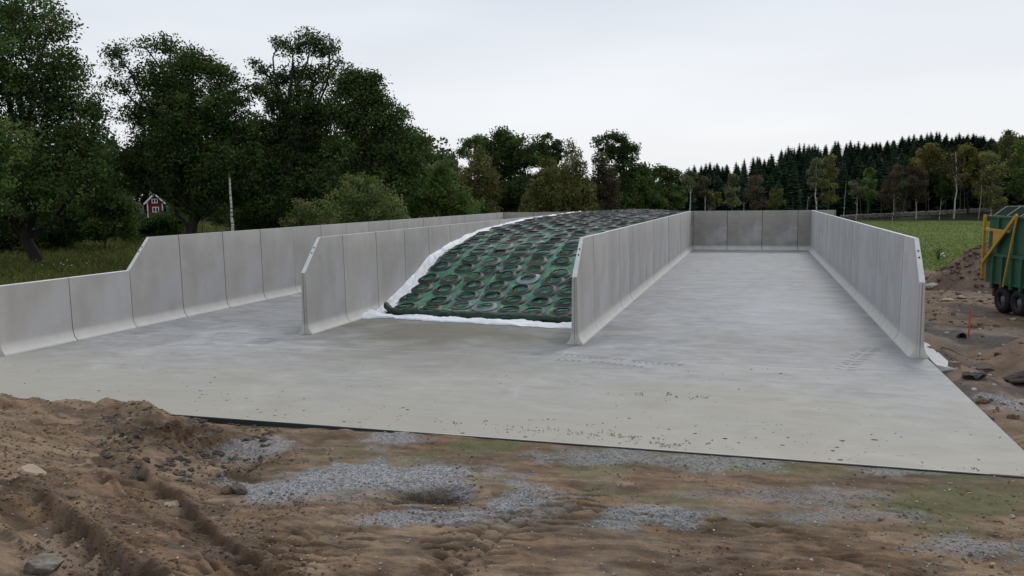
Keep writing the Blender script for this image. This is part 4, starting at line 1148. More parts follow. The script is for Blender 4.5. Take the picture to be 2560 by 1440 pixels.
# ------------------------------------------------------------------ trailer
M['tgreen'] = plain('green_trailer_paint', (.022, .088, .048), .45, .45, .18, 3, .05)
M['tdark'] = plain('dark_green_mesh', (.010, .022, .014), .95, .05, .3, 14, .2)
M['yellow'] = plain('ochre_yellow_paint', (.42, .24, .025), .45, .45, .12, 3)
M['redp'] = plain('dark_red_chassis', (.09, .018, .018), .5, .4, .2, 4)
M['tyre'] = plain('tractor_tyre', (.022, .022, .024), .8, .25, .3, 8, .2)
M['rim'] = plain('grey_rim', (.16, .16, .165), .55, .4, .15, 5)
M['bow'] = plain('pale_net_bow', (.20, .23, .19), .5, .4, .1, 5)
def trailer():
    fw = Vector((CF.x, CF.y, 0)).normalized(); rt = Vector((fw.y, -fw.x, 0))
    lat = 18.64
    # the far end of the trailer stands at depth 32.4 along fw; local +x = away from the camera
    base = Vector((CAM.x, CAM.y, 0)) + fw * 32.40 + rt * lat
    ang = math.atan2(fw.y, fw.x)
    root = empty('silage_trailer', (base.x, base.y, -.5), 'green high-sided silage trailer with yellow frame parked beside the dirt mound', 'trailer', None, ang)
    L, Wd = 7.2, 2.35
    # local y: +y is to the left of fw; the near side plane is y=0, body extends to -y
    z0, zm, z1 = 1.05, 2.16, 3.66
    def part(name, fn, mat, lab=None, parent=root):
        mb = MB(); fn(mb); o = mb.build(name, mat, parent)
        if lab: o['label'] = lab
        return o
    part('lower_body', lambda m_: m_.box(-L, 0, -Wd, -.05, z0, zm), M['tgreen'])
    part('upper_body', lambda m_: m_.box(-L + .002, -.05, -Wd + .06, -.09, zm, z1 - .02), M['tgreen'])
    part('middle_rail', lambda m_: m_.box(-L, .01, -.052, .035, zm - .05, zm + .06), M['tgreen'])
    part('top_rail', lambda m_: m_.box(-L, 0, -.10, .01, z1 - .08, z1), M['tgreen'])
    part('bottom_rail', lambda m_: m_.box(-L, -.1, -.052, -.01, z0 + .002, z0 + .10), M['tgreen'])
    x = -.55
    rib = MB(); rib.box(-.05, .05, -.051, .045, z0 - .12, zm - .052); rme = rib.mesh('rib', M['tgreen'])
    while x > -L: o = obj('rib', rme, root); o.location = (x, 0, 0); x -= .60
    rib = MB(); rib.box(-.035, .035, -.09, .0, zm + .062, z1 - .082); rme = rib.mesh('upper_rib', M['tgreen'])
    x = -.75
    while x > -L: o = obj('upper_rib', rme, root); o.location = (x, 0, 0); x -= 1.0
    ya = .075
    part('yellow_post', lambda m_: m_.bar((.02, ya, 1.18), (.0, ya, z1 + .03), .10, .08), M['yellow'])
    part('yellow_crossbar', lambda m_: m_.bar((-.08, ya, 3.13), (-1.62, ya, 3.10), .07, .09), M['yellow'])
    part('yellow_diagonal', lambda m_: m_.bar((-.06, ya + .045, 1.85), (-2.1, ya + .045, 3.72), .07, .12), M['yellow'])
    part('yellow_strut', lambda m_: m_.bar((-2.1, ya + .04, 3.66), (-1.40, ya + .01, 1.0), .05, .055), M['yellow'])
    part('yellow_plate', lambda m_: m_.add([(-.60, ya - .01, 2.36), (-.60, ya - .01, 3.08), (-1.42, ya - .01, 3.06), (-.60, ya + .01, 2.36), (-.60, ya + .01, 3.08), (-1.42, ya + .01, 3.06)],
                                           [(0, 1, 2), (5, 4, 3), (0, 3, 4, 1), (1, 4, 5, 2), (2, 5, 3, 0)]), M['yellow'])
    # slanted netted top
    def top(m_):
        m_.add([(-.15, -.09, z1), (-L, -.09, z1), (-L, -.55, z1 + .33), (-.15, -.55, z1 + .33), (-.15, -Wd + .5, z1 + .33), (-L, -Wd + .5, z1 + .33), (-L, -Wd, z1), (-.15, -Wd, z1)],
               [(0, 1, 2, 3), (3, 2, 5, 4), (4, 5, 6, 7), (0, 3, 4, 7), (1, 6, 5, 2)])
    part('netted_top', top, M['tdark'])
    x = -.35
    while x > -L:
        part('top_bow', lambda m_: (m_.bar((x, -.07, z1 + .01), (x, -.56, z1 + .35), .035, .03), m_.bar((x, -.56, z1 + .35), (x, -Wd + .5, z1 + .35), .035, .03)), M['bow']); x -= .85
    part('chassis', lambda m_: (m_.box(-L - .1, -.35, -Wd * .66, -Wd * .34, .62, 1.03), m_.bar((-1.5, -.3, .5), (-1.5, -Wd + .3, .5), .1, .1), m_.bar((-2.55, -.3, .5), (-2.55, -Wd + .3, .5), .1, .1)), M['redp'])
    part('rear_bumper', lambda m_: (m_.box(-.62, -.50, -.75, -.05, .55, .86), m_.box(-.6, -.52, -.5, -.4, .86, 1.06)), M['redp'])
    part('underrun_shadow_box', lambda m_: m_.box(-L + .2, -.3, -Wd + .1, -.14, .82, 1.045), M['tdark'])['label'] = 'dark green box standing in for the shade under the trailer body'  # dark box added as the shade beneath the trailer body
    part('drawbar', lambda m_: (m_.bar((-L, -Wd * .4, .75), (-L - 1.8, -Wd * .5, .55), .14, .16), m_.bar((-L, -Wd * .6, .75), (-L - 1.8, -Wd * .5, .55), .14, .16)), M['redp'])
    # wheels
    def wheel(x, side):
        R_, w = .47, .44
        y = -.26 if side > 0 else -Wd + .26
        e_ = bpy.data.objects.new('wheel', None); e_.empty_display_size = .1; link(e_, root); e_.location = (x, y, R_)
        mb = MB(); h = w / 2
        mb.lathe([(.24, -h * .75), (.28, -h), (R_ - .09, -h * 1.03), (R_ - .02, -h * .86), (R_, -h * .55), (R_, h * .55), (R_ - .02, h * .86), (R_ - .09, h * 1.03), (.28, h), (.24, h * .75)], 30, 'Y')
        mb.build('tyre', M['tyre'], e_, True)
        lug = MB()
        for j in range(22):
            for s in (-1, 1):
                t = 2 * math.pi * (j + .25 * s) / 22; t2 = t + .11
                a = Vector((math.cos(t) * (R_ - .005), s * h * .86, math.sin(t) * (R_ - .005))); b_ = Vector((math.cos(t2) * (R_ + .004), s * h * .1, math.sin(t2) * (R_ + .004)))
                lug.bar(a, b_, .035, .035, 0, (math.cos(t), 0, math.sin(t)))
        tag(lug.build('tread_lugs', M['tyre'], e_))
        rb = MB(); o_ = side * h
        rb.lathe([(.245, o_ * .80), (.245, o_ * .3), (.17, o_ * .28), (.13, o_ * .62), (.05, o_ * .66), (.001, o_ * .66), (.001, o_ * .1), (.26, o_ * .1), (.262, o_ * .8)], 24, 'Y')
        rb.build('rim', M['rim'], e_, True)
    for x in (-1.08, -2.12):
        wheel(x, 1); wheel(x, -1)
trailer()

# ------------------------------------------------------------------ things in the yard
def ground_pt(px, py, z=-.6):
    c = G(px, py, z)
    for _ in range(4): c = G(px, py, gz(c.x, c.y))
    return c
def stake():
    c = ground_pt(2421, 850); mb = MB()
    mb.tube([(0, 0, -.2), (.01, 0, .5), (.035, 0, 1.0)], [.024, .024, .022], 8)
    t = empty('marker_stake', (c.x, c.y, c.z), 'upright orange marker stake beside the black drain pipe', 'stake')
    mb.build('orange_post', plain('orange_paint', (.62, .075, .03), .6, .3, .2, 8), t)
stake()
def pipe():
    c = ground_pt(2406, 846)
    d = Vector((-CF.x * .9 - .15, -CF.y, 0)).normalized()
    root = empty('drain_pipe', (c.x, c.y, c.z), 'open end of a black drain pipe in the ditch below the orange stake', 'pipe')
    mb = MB(); mb.lathe([(.125, -1.4), (.125, .02), (.108, .02), (.108, -1.4)], 20, 'Y')
    o = mb.build('pipe_shell', plain('black_pipe', (.02, .02, .022), .5, .4), root, True); o.location = (0, 0, .06); o.rotation_euler = (math.radians(22), 0, math.atan2(d.y, d.x) - math.pi / 2)
pipe()
def bent(name, pxs, r, mat, label, cat, lift=.02, z=-.6):
    pts = [ground_pt(a, b_, z) + Vector((0, 0, lift)) for a, b_ in pxs]
    mb = MB(); mb.tube(pts, [r * (1 - .25 * i / len(pts)) for i in range(len(pts))], 6)
    return tag(mb.build(name, mat, None, True), label, cat)
bent('stick', [(2308, 858), (2340, 866), (2375, 876), (2408, 892)], .02, M['bark_grey'], 'long thin stick lying in the mud beside the right wall', 'stick', .03)
bent('orange_hose', [(2328, 922), (2345, 917), (2365, 915), (2385, 912)], .022, plain('faded_orange', (.36, .12, .07), .7, .3), 'short faded orange pipe on the soil near the footing strip', 'pipe', .03)
bent('pale_lath', [(2330, 928), (2350, 921), (2372, 913)], .014, M['pebble'], 'pale lath beside the faded orange pipe', 'lath', .03)
c = ground_pt(2385, 920); mb = MB(); mb.box(-.11, .11, -.08, .08, 0, .16)
tag(mb.build('wood_block', plain('weathered_wood', (.17, .14, .115), .9, .2, .2, 10), None, False, (c.x, c.y, c.z - .01), (0, .05, .4)), 'small weathered wooden block just past the footing strip', 'wood block')
def sheet(px, py, sx_, sy_, mat, label, seed, name='rubber_sheet'):
    c = ground_pt(px, py)
    us, vs_ = np.meshgrid(np.linspace(-1, 1, 14), np.linspace(-1, 1, 10), indexing='ij')
    rd = 1 - .28 * (us * vs_) ** 2; X = us * sx_ * rd * (1 + .07 * np.sin(vs_ * 3 + seed)); Y = vs_ * sy_ * rd * (1 + .1 * np.cos(us * 2.3 + seed))
    Z = .06 + (fbm(us * 1.5 + seed, vs_ * 1.5, 3, 400 + seed) - .4) * .16
    idx = np.arange(140).reshape(14, 10); f = np.stack([idx[:-1, :-1], idx[1:, :-1], idx[1:, 1:], idx[:-1, 1:]], -1).reshape(-1, 4)
    V = np.stack([X, Y, Z], -1).reshape(-1, 3); n_ = len(V)
    V2 = np.concatenate([V, V - np.array([0, 0, .05])]); f2 = np.concatenate([f, f[:, ::-1] + n_])
    return tag(obj(name, mesh_np(name, V2, f2, mat), None, (c.x, c.y, c.z), (0, 0, .3 * seed)), label, 'sheet')
M['sheet'] = plain('black_rubber_sheet', (.03, .03, .032), .8, .15, .3, 4)
sheet(2436, 944, .32, .18, M['sheet'], 'crumpled black rubber sheet lying in the muddy ditch', 2)
sheet(2428, 928, .25, .07, plain('grey_slate', (.19, .19, .20), .7, .3), 'thin grey slab of stone resting above the black rubber sheet', 3, 'stone_slab')
c = ground_pt(2521, 958); mb = MB(); mb.tube([(0, 0, -.05), (.01, 0, .12), (.0, .02, .2)], [.035, .03, .02], 6)
tag(mb.build('white_stub', M['pebble'], None, True, (c.x, c.y, c.z)), 'short white stub standing up from the soil at the right edge', 'stub')
# thistle with white bloom near the pasture edge
c = ground_pt(2345, 650, -.8); mb = MB()
for i in range(9):
    a = random.uniform(0, 6.28); l_ = random.uniform(.5, 1.0); mb.tube([(0, 0, 0), (math.cos(a) * .12, math.sin(a) * .12, l_ * .5), (math.cos(a) * .3 * random.random(), math.sin(a) * .3, l_)], [.02, .014, .006], 4)
t = empty('thistle_plant', (c.x, c.y, c.z), 'dark thin weed standing at the near edge of the pasture', 'plant')
mb.build('stems', plain('dark_stem', (.045, .06, .025), .9, .1), t)
v, f = scatter_blobs(rng.normal(0, 1, (60, 3)) * [.2, .2, .28] + [0, 0, .5], np.full(60, .05), ICO0, .4, .4)
obj('leaves', mesh_np('leaves', v, f, plain('weed_leaf', (.05, .08, .03), .9, .1)), t)
c = ground_pt(2355, 648, -.8)
v, f = scatter_blobs(rng.normal(0, 1, (6, 3)) * [.09, .09, .05] + [c.x, c.y, c.z + .32], np.full(6, .075), ICO1, .8, .3)
tag(obj('white_flower_head', mesh_np('white_flower_head', v, f, m_fl)), 'small white flower head beside the dark weed at the pasture edge', 'flower')

# ------------------------------------------------------------------ dry stone wall behind the pasture
def stone_wall():
    root = empty('stone_wall', (0, 0, 0), 'long low dry stone wall along the far edge of the pasture', 'stone wall')
    pts = [P(a, 487, 178) for a in (2105, 2200, 2300, 2400, 2520, 2640)]
    c3, rad = [], []
    for a, b_ in zip(pts[:-1], pts[1:]):
        for s in np.arange(0, 1, .011):
            x, y_ = a.x + (b_.x - a.x) * s, a.y + (b_.y - a.y) * s; z = gz(x, y_)
            for lv in range(3):
                c3.append((x + rng.normal(0, .12), y_ + rng.normal(0, .12), z + .15 + lv * .27 + rng.normal(0, .05))); rad.append(rng.uniform(.18, .32))
    c3, rad = np.array(c3), np.array(rad)
    big = np.argsort(-rad)[:280]; rest = np.setdiff1d(np.arange(len(rad)), big)
    vs = [mesh_np('stone', scatter_blobs(np.zeros((1, 3)), [1], ICO1, .7, .25)[0], ICO1[1], M['rock_grey']) for _ in range(5)]
    for i in big:
        o = obj('stone', vs[i % 5], root, tuple(c3[i]), (0, 0, rng.random() * 6)); o.scale = (rad[i],) * 3
    v, f = scatter_blobs(c3[rest], rad[rest], ICO0, .7, .3)
    tag(obj('stones', mesh_np('stones', v, f, M['rock_grey']), root), kind='stuff')
stone_wall()

# ------------------------------------------------------------------ red house under the oaks
def house():
    M['red'] = plain('falu_red_boards', (.105, .018, .018), .85, .15, .15, 5, .1)
    M['white'] = plain('white_trim', (.62, .63, .64), .7, .3, .05)
    dep = 150.0
    k = dep / FPX
    c = P(389, 545, dep); gx_ = gz(c.x, c.y)
    zt = lambda py: P(389, py, dep).z
    root = empty('red_house', (c.x, c.y, gx_), 'small red wooden house with white trim glimpsed between the dark oaks', 'house', None, math.atan2(CR.y, CR.x) + .40)
    w = 17 * k; eave = zt(503) - gx_; ap = zt(486) - gx_; D_ = 5
    mb = MB(); mb.add([(-w, 0, 0), (w, 0, 0), (w, 0, eave), (0, 0, ap), (-w, 0, eave), (-w, D_, 0), (w, D_, 0), (w, D_, eave), (0, D_, ap), (-w, D_, eave)],
                     [(0, 1, 2, 3, 4), (9, 8, 7, 6, 5), (0, 5, 6, 1), (1, 6, 7, 2), (4, 9, 5, 0)])
    mb.build('wall', M['red'], root)
    sl = (ap - eave) / w; o_ = .62
    mb = MB()
    for s in (-1, 1):
        mb.add([(0, -.35, ap + .06), (s * (w + o_), -.35, eave - sl * o_ + .06), (s * (w + o_), D_ + .35, eave - sl * o_ + .06), (0, D_ + .35, ap + .06), (0, -.35, ap + .2), (s * (w + o_), -.35, eave - sl * o_ + .2), (s * (w + o_), D_ + .35, eave - sl * o_ + .2), (0, D_ + .35, ap + .2)],
               [(0, 1, 2, 3), (4, 7, 6, 5), (0, 4, 5, 1), (1, 5, 6, 2), (3, 2, 6, 7)])
    rf = mb.build('roof', M['rock_dark'], root)
    for s in (-1, 1):
        mb = MB(); mb.bar((0, -.40, ap + .08), (s * (w + o_), -.40, eave - sl * o_ + .08), .06, .26); mb.build('barge_board', M['white'], root)
        mb = MB(); mb.box(s * w - .09, s * w + .09, -.05, .02, 0, eave - .1); mb.build('corner_board', M['white'], root)
    def win(x, z, ww, hh):
        mb = MB()
        mb.box(x - ww, x + ww, -.07, -.02, z - hh, z - hh + .13); mb.box(x - ww, x + ww, -.07, -.02, z + hh - .13, z + hh)
        for xx in (x - ww, x - .06, x + ww - .12): mb.box(xx, xx + .12, -.068, -.022, z - hh + .13, z + hh - .13)
        wn_ = mb.build('window', M['white'], root)
        mb = MB(); mb.box(x - ww + .12, x + ww - .12, -.03, -.012, z - hh + .13, z + hh - .13); mb.build('pane', plain('dark_pane', (.03, .04, .045), .2, .5), wn_)
    win(0, zt(502.5) - gx_ , .50, .40); win(.1, zt(524) - gx_, .55, .5)
    mb = MB(); mb.box(-.9, -.4, 3, 3.5, ap - .6, ap + .75); mb.build('chimney', M['rock_grey'], rf)
house()

# ------------------------------------------------------------------ trees
def leaf_cloud(lobes, n, clump_r, leaf, seed, shell=.55, droop=0.0, hue=.12, clumps=None, gap=None, per_axis=(1, 1, .75)):
    """lobes: (x,y,z,r,density). Returns verts, quads, tones, clump centres"""
    rg = np.random.default_rng(seed)
    L = np.array([l[:4] for l in lobes]); dens = np.array([l[4] if len(l) > 4 else 1 for l in lobes])
    wgt = L[:, 3] ** 2 * dens; wgt /= wgt.sum()
    nc = clumps or max(12, n // 55)
    li = rg.choice(len(L), nc, p=wgt)
    d = rg.normal(size=(nc, 3)); d /= np.linalg.norm(d, axis=1)[:, None]
    rr = shell + (1 - shell) * rg.random(nc) ** .7
    C = L[li, :3] + d * (L[li, 3] * rr)[:, None] * np.array(per_axis)
    if gap is not None: C = C[gap(C)]; nc = len(C)
    per = max(1, n // nc)
    cr_ = clump_r * rg.uniform(.55, 1.25, nc)
    Pn = np.repeat(C, per, 0) + np.clip(rg.normal(size=(nc * per, 3)), -1.5, 1.5) * np.repeat(cr_, per)[:, None] * np.array([.5, .5, .36])
    if droop: Pn[:, 2] -= np.abs(rg.normal(size=len(Pn))) * droop
    N = len(Pn)
    nrm = rg.normal(size=(N, 3)) + np.array([0, 0, .55]); nrm /= np.linalg.norm(nrm, axis=1)[:, None]
    a = np.cross(nrm, rg.normal(size=(N, 3))); a /= np.linalg.norm(a, axis=1)[:, None]; b_ = np.cross(nrm, a)
    s = leaf * rg.uniform(.6, 1.35, N)[:, None]
    V = np.stack([Pn - a * s * .55, Pn - b_ * s * .30 + nrm * s * .06, Pn + a * s * .55, Pn + b_ * s * .30 + nrm * s * .06], 1).reshape(-1, 3)
    F = np.arange(N * 4).reshape(-1, 4)
    tc_ = rg.uniform(.45, 1.6, (nc, 1)) * (1 + rg.normal(0, hue, (nc, 3)) * np.array([1.0, .5, .6]))
    T = np.repeat(tc_, per, 0) * rg.uniform(.75, 1.25, (N, 1)); T = np.repeat(T, 4, 0)
    return V, F, np.clip(T, .15, 2.4), C

def limb(mb, a, b_, r0, r1, bend, n=5, sides=5, rg=random):
    a, b_ = Vector(a), Vector(b_); pts = []; rad = []
    o = Vector((rg.gauss(0, 1), rg.gauss(0, 1), rg.gauss(0, .5) + .4)) * bend
    for i in range(n + 1):
        t = i / n; p = a.lerp(b_, t) + o * math.sin(math.pi * t) * (a - b_).length * .5 + Vector((rg.gauss(0, 1), rg.gauss(0, 1), rg.gauss(0, 1))) * (a - b_).length * .025 * (0 < i < n) * (.35 if bend < .02 else 1)
        pts.append(p); rad.append(r0 + (r1 - r0) * t)
    mb.tube(pts, rad, sides, 0, False); return pts

def build_tree(name, label, cat, px, base_depth, lobes_px, leafmat, barkmat, n, leaf, clump, seed, trunk_r=.35, shell=.5, droop=0, limbs=22, z_base=None, group=None, gap=None, trunk_top=.75, hue=.12, dz=.35):
    """lobes_px: outline lobes (px, py, radius px[, density]) at the tree's own distance"""
    rg = random.Random(seed)
    base = P(px, 500, base_depth); bx, by = base.x, base.y; bz = gz(bx, by) if z_base is None else z_base
    k = base_depth / FPX; L = []
    for l in lobes_px:
        c = P(l[0], l[1], base_depth); r = l[2] * k
        off = rg.uniform(-dz, dz) * r * 1.3
        L.append((c.x + CF.x * off - bx, c.y + CF.y * off - by, c.z - bz, r, l[3] if len(l) > 3 else 1))
    root = empty(name, (bx, by, bz), label, cat, group)
    V, F, T, C = leaf_cloud(L, n, clump, leaf, seed, shell, droop, hue, gap=(lambda c_: gap(c_ + np.array([bx, by, bz]))) if gap else None)
    obj('crown', mesh_np('crown', V, F, leafmat, False, T), root)
    mb = MB(); topz = max(l[2] for l in L); ttop = topz * trunk_top
    cxm = sum(l[0] * l[3] for l in L) / sum(l[3] for l in L); cym = sum(l[1] * l[3] for l in L) / sum(l[3] for l in L)
    spine = limb(mb, (0, 0, -.3), (cxm * .6, cym * .6, ttop), trunk_r, trunk_r * .25, .04 if trunk_r > .2 else .012, 7, 8, rg)
    lobes_idx = list(range(len(L)))
    ends = []
    for l in L:
        h = min(l[2] - l[3] * .5, ttop * .95); h = max(h, topz * .25)
        t = min(.98, max(.15, h / ttop * rg.uniform(.6, .85))); s0 = spine[min(6, int(t * 7))]
        r0 = trunk_r * .5 * (1 - t * .5)
        ends.append((limb(mb, s0, (l[0], l[1], l[2]), r0, r0 * .35, .12, 5, 5, rg), r0 * .4, Vector(l[:3]), l[3]))
    if limbs:
        for c in C[:: max(1, len(C) // limbs)]:
            cv = Vector(c); e_ = min(ends, key=lambda q: (q[2] - cv).length / q[3])
            st = e_[0][rg.randint(2, 5)]; limb(mb, st, cv, e_[1] * .7, .012, .15, 4, 4, rg)
    mb.build('trunk', barkmat, root)
    return root

# keep the gap through which the house and the sunlit grass are seen
hp = P(387, 506, 150); hd = (hp - CAM).normalized()
def house_gap(Cw):
    d = Cw - np.array(CAM); s = d @ np.array(hd); off = d - s[:, None] * np.array(hd)
    px_off = np.hypot(off[:, 0], off[:, 1]) * FPX / s; pz = off[:, 2] * FPX / s
    return ~((px_off < 27) & (pz > -17) & (pz < 22)) | (rng.random(len(d)) < .34)
big = 'leafy trees standing left of the clamps'
build_tree('oak_tree', 'tallest dark oak at the far left, its top cut by the frame', 'tree', 90, 66, [(10, 20, 130), (60, 60, 100), (120, 70, 60, .8), (40, 180, 170), (130, 190, 95), (190, 190, 38, .5), (190, 260, 75), (90, 330, 170), (215, 340, 62), (130, 440, 160), (235, 300, 45, .7), (20, 470, 150), (210, 450, 80), (-80, 200, 180), (-80, 420, 170)],
           M['leaf_oak'], M['bark'], 78000, .25, 1.15, 1, .5, .2, 0, 60, group=big)
build_tree('young_maple', 'brighter green leafy branches poking in at the left border', 'tree', -70, 44, [(-20, 380, 62), (10, 330, 34), (-8, 440, 40), (20, 380, 28), (-70, 330, 70), (-60, 450, 60)], M['leaf_fresh'], M['bark'], 4200, .22, .8, 2, .16, .4, 0, 20, group=big)
build_tree('oak_tree', 'broad dark oak with a sparse see-through upper left crown, above the red house', 'tree', 480, 70, [(300, 140, 42, .35), (360, 115, 42, .4), (410, 100, 32, .45), (300, 210, 50, .35), (455, 150, 50, .9), (505, 165, 45), (560, 195, 40), (590, 240, 42), (420, 210, 75), (500, 270, 110), (400, 300, 90), (330, 280, 45, .4), (590, 320, 70), (470, 380, 120), (370, 400, 85), (570, 420, 85), (330, 440, 60), (520, 480, 90), (630, 400, 55), (420, 455, 70), (290, 400, 50, .6)],
           M['leaf_oak'], M['bark'], 84000, .23, 1.0, 3, .5, .2, 0, 110, group=big, gap=house_gap)
build_tree('oak_tree', 'tall oak with an open airy top, highest of the middle group', 'tree', 750, 72, [(780, 105, 38, .8), (735, 125, 34, .8), (825, 130, 34, .8), (850, 160, 26, .7), (700, 110, 25, .6), (660, 165, 30, .6), (690, 190, 34, .7), (740, 185, 38, .6), (800, 185, 42, .7), (655, 225, 26, .7), (700, 260, 50), (840, 230, 32, .8), (762, 235, 40, .8), (800, 275, 50), (755, 285, 45), (690, 330, 75), (760, 350, 85), (700, 430, 100), (800, 430, 90), (640, 470, 70), (740, 490, 80), (630, 370, 45)],
           M['leaf_oak'], M['bark'], 62000, .23, .95, 4, .45, .25, 0, 150, group=big, trunk_top=.9)
build_tree('oak_tree', 'dark oak with a stepped right outline, right of the airy topped oak', 'tree', 893, 70, [(880, 200, 38), (920, 205, 30), (900, 240, 50), (940, 260, 42), (860, 290, 55), (930, 320, 65), (985, 290, 34), (1005, 330, 32), (890, 390, 90), (985, 390, 62), (940, 460, 90), (1030, 400, 34), (1020, 450, 50), (840, 460, 60), (1040, 350, 26, .7)],
           M['leaf_oak'], M['bark'], 60000, .23, .95, 5, .42, .25, 0, 90, group=big)
build_tree('lime_tree', 'smaller leafy tree at the right foot of the oak group', 'tree', 1040, 84, [(1045, 370, 30), (1062, 400, 22, .7), (1030, 430, 42), (1060, 455, 35), (1000, 470, 50), (1050, 500, 45), (1010, 340, 26, .6)], M['leaf_oak'], M['bark'], 20000, .24, .95, 6, .25, .5, 0, 30, group=big)
build_tree('maple_tree', 'fresh green low tree in front of the oak group\'s right end', 'tree', 1100, 80, [(1100, 440, 36), (1085, 475, 45), (1120, 490, 50), (1060, 500, 50), (1150, 515, 40), (1170, 540, 25)], M['leaf_fresh'], M['bark'], 16000, .24, .9, 7, .2, .5, 0, 20, group=big)
sg = 'bushes under the oaks'
build_tree('round_bush', 'rounded olive-green bush rising above the left wall', 'bush', 905, 52, [(905, 490, 66), (870, 510, 58), (945, 510, 58), (890, 462, 34), (925, 465, 30), (850, 545, 50), (965, 540, 48), (905, 540, 60), (990, 555, 26), (878, 440, 12, .5)], M['leaf_olive'], M['bark_grey'], 13000, .15, .55, 8, .08, .6, 0, 30, trunk_top=.5)
build_tree('willow_bush', 'thin duller bush left of the rounded olive bush', 'bush', 775, 55, [(775, 520, 34, .7), (745, 540, 30, .7), (805, 520, 30, .8), (770, 555, 36), (730, 560, 20, .6)], M['leaf_olive'], M['bark_grey'], 4500, .14, .5, 9, .06, .6, 0, 20, group=sg)
for i, (px, dep, lobes, mt, lab, nn) in enumerate([
    (400, 92, [(402, 560, 34), (372, 568, 28), (435, 560, 30), (405, 585, 34)], 'leaf_oak', 'dark bush right below the red house', 9000),
    (655, 82, [(655, 530, 48), (620, 555, 40), (690, 545, 42), (655, 575, 40)], 'leaf_oak', 'dark bush between the dead birch stem and the thin bush', 13000),
    (580, 98, [(580, 510, 40), (560, 540, 30), (610, 535, 36), (600, 560, 30)], 'leaf_oak', 'dark bush standing just behind the dead birch stem', 9000),
    (255, 82, [(250, 480, 55), (215, 530, 45), (285, 520, 42), (250, 570, 36), (300, 570, 34)], 'leaf_oak', 'dark bush between the two leftmost oaks', 15000),
    (140, 84, [(140, 530, 60), (85, 560, 55), (195, 570, 48), (130, 600, 44), (180, 510, 50)], 'leaf_oak', 'dark undergrowth behind the far left oak trunk', 20000),
    (20, 80, [(20, 530, 64), (-40, 560, 60), (50, 585, 48), (0, 600, 44)], 'leaf_oak', 'dark undergrowth at the left border under the tall oak', 18000),
    (330, 96, [(325, 545, 30), (335, 580, 26), (310, 520, 30)], 'leaf_oak', 'low dark bush left of the red house', 6000),
    (455, 104, [(450, 520, 34), (435, 560, 24), (465, 490, 34)], 'leaf_oak', 'dark bush right of the red house by the broad oak trunk', 6000),
    (1180, 92, [(1180, 530, 34), (1140, 545, 30), (1215, 545, 26)], 'leaf_oak', 'low dark bush left of where the left wall meets the back wall', 7000),
    (500, 112, [(480, 500, 36), (530, 500, 36), (505, 480, 36)], 'leaf_oak', 'dark bush far back under the broad oak', 7000)]):
    build_tree('bush', lab, 'bush', px, dep, lobes, M[mt], M['bark'], nn, .26, .9, 20 + i, .08, .4, 0, 10, group=sg, trunk_top=.5, gap=house_gap if dep < 150 else None)

# dead birch snag in front of the oaks
c = P(580, 575, 48); zb = gz(c.x, c.y); root = empty('dead_birch', (c.x, c.y, zb), 'slim white dead birch stem without branches in front of the oaks', 'dead tree')
t1 = P(573, 436, 48) - Vector((c.x, c.y, zb)); b1 = P(582, 575, 48) - Vector((c.x, c.y, zb))
mb = MB(); pts = []; rads = []
for i in range(15):
    t = i / 14; p = Vector((0, 0, -.2)).lerp(b1, t / .35) if t < .35 else b1.lerp(t1, (t - .35) / .65)
    pts.append(p + Vector((random.gauss(0, .015), random.gauss(0, .015), 0))); rads.append(.105 * (1 - t * .62) + random.uniform(-.008, .008))
mb.tube(pts, rads, 8); mb.build('stem', M['birch'], root, True)
mb = MB()
for i in range(10):
    p = pts[random.randint(3, 13)]; a = random.uniform(0, 6.28); l_ = random.uniform(.1, .35); mb.tube([p, p + Vector((math.cos(a) * l_, math.sin(a) * l_, l_ * .7))], [.016, .005], 4)
tag(mb.build('broken_twigs', M['bark_grey'], root), kind='stuff')

# trees behind the clamps
cg = 'mixed trees behind the far end of the clamps'
def T_(name, label, px, dep, lobes, mt, n, leaf=.34, clump=1.0, seed=0, bark='bark_grey', tr=.18, shell=.5, droop=0, limbs=16, tt=.8, cat='tree', group=cg):
    build_tree(name, label, cat, px, dep, lobes, M[mt], M[bark], int(n * 1.75), leaf * 1.12, clump, seed, tr, shell, droop, limbs, group=group, trunk_top=tt)
T_('birch_tree', 'slim pointed grey-green birch, leftmost behind the far end of the clamps', 1125, 118, [(1126, 368, 9, .5), (1125, 385, 16, .7), (1122, 415, 26), (1130, 450, 32), (1125, 490, 34), (1100, 420, 20), (1130, 530, 30)], 'leaf_grey', 6000, .28, .9, 40, droop=.5)
T_('birch_tree', 'broad brownish-olive birch behind the left wall\'s far end', 1195, 112, [(1188, 378, 20), (1200, 400, 28), (1185, 430, 38), (1200, 470, 46), (1180, 500, 44), (1205, 525, 46), (1222, 440, 24), (1165, 530, 34)], 'leaf_birch', 11000, .26, .9, 41, droop=.7)
T_('ash_tree', 'dark leafy tree top peeping behind the brownish-olive birch', 1185, 135, [(1172, 358, 16, .7), (1200, 352, 16, .7), (1212, 375, 22), (1160, 380, 14)], 'leaf_oak', 2500, .34, 1, 42)
T_('maple_tree', 'full round dark green tree with a domed top, left in the middle row', 1255, 125, [(1255, 345, 24), (1240, 370, 34), (1275, 370, 36), (1255, 410, 46), (1290, 400, 34), (1260, 450, 46), (1245, 490, 44), (1280, 500, 44)], 'leaf_oak', 12000, .34, 1.1, 43, 'bark')
T_('maple_tree', 'green tree with gaps of sky low in its crown', 1312, 122, [(1300, 352, 16, .6), (1318, 370, 20, .7), (1315, 395, 28), (1330, 400, 20), (1300, 440, 18, .5), (1290, 480, 34), (1320, 490, 34)], 'leaf_oak', 6000, .32, 1, 44, 'bark')
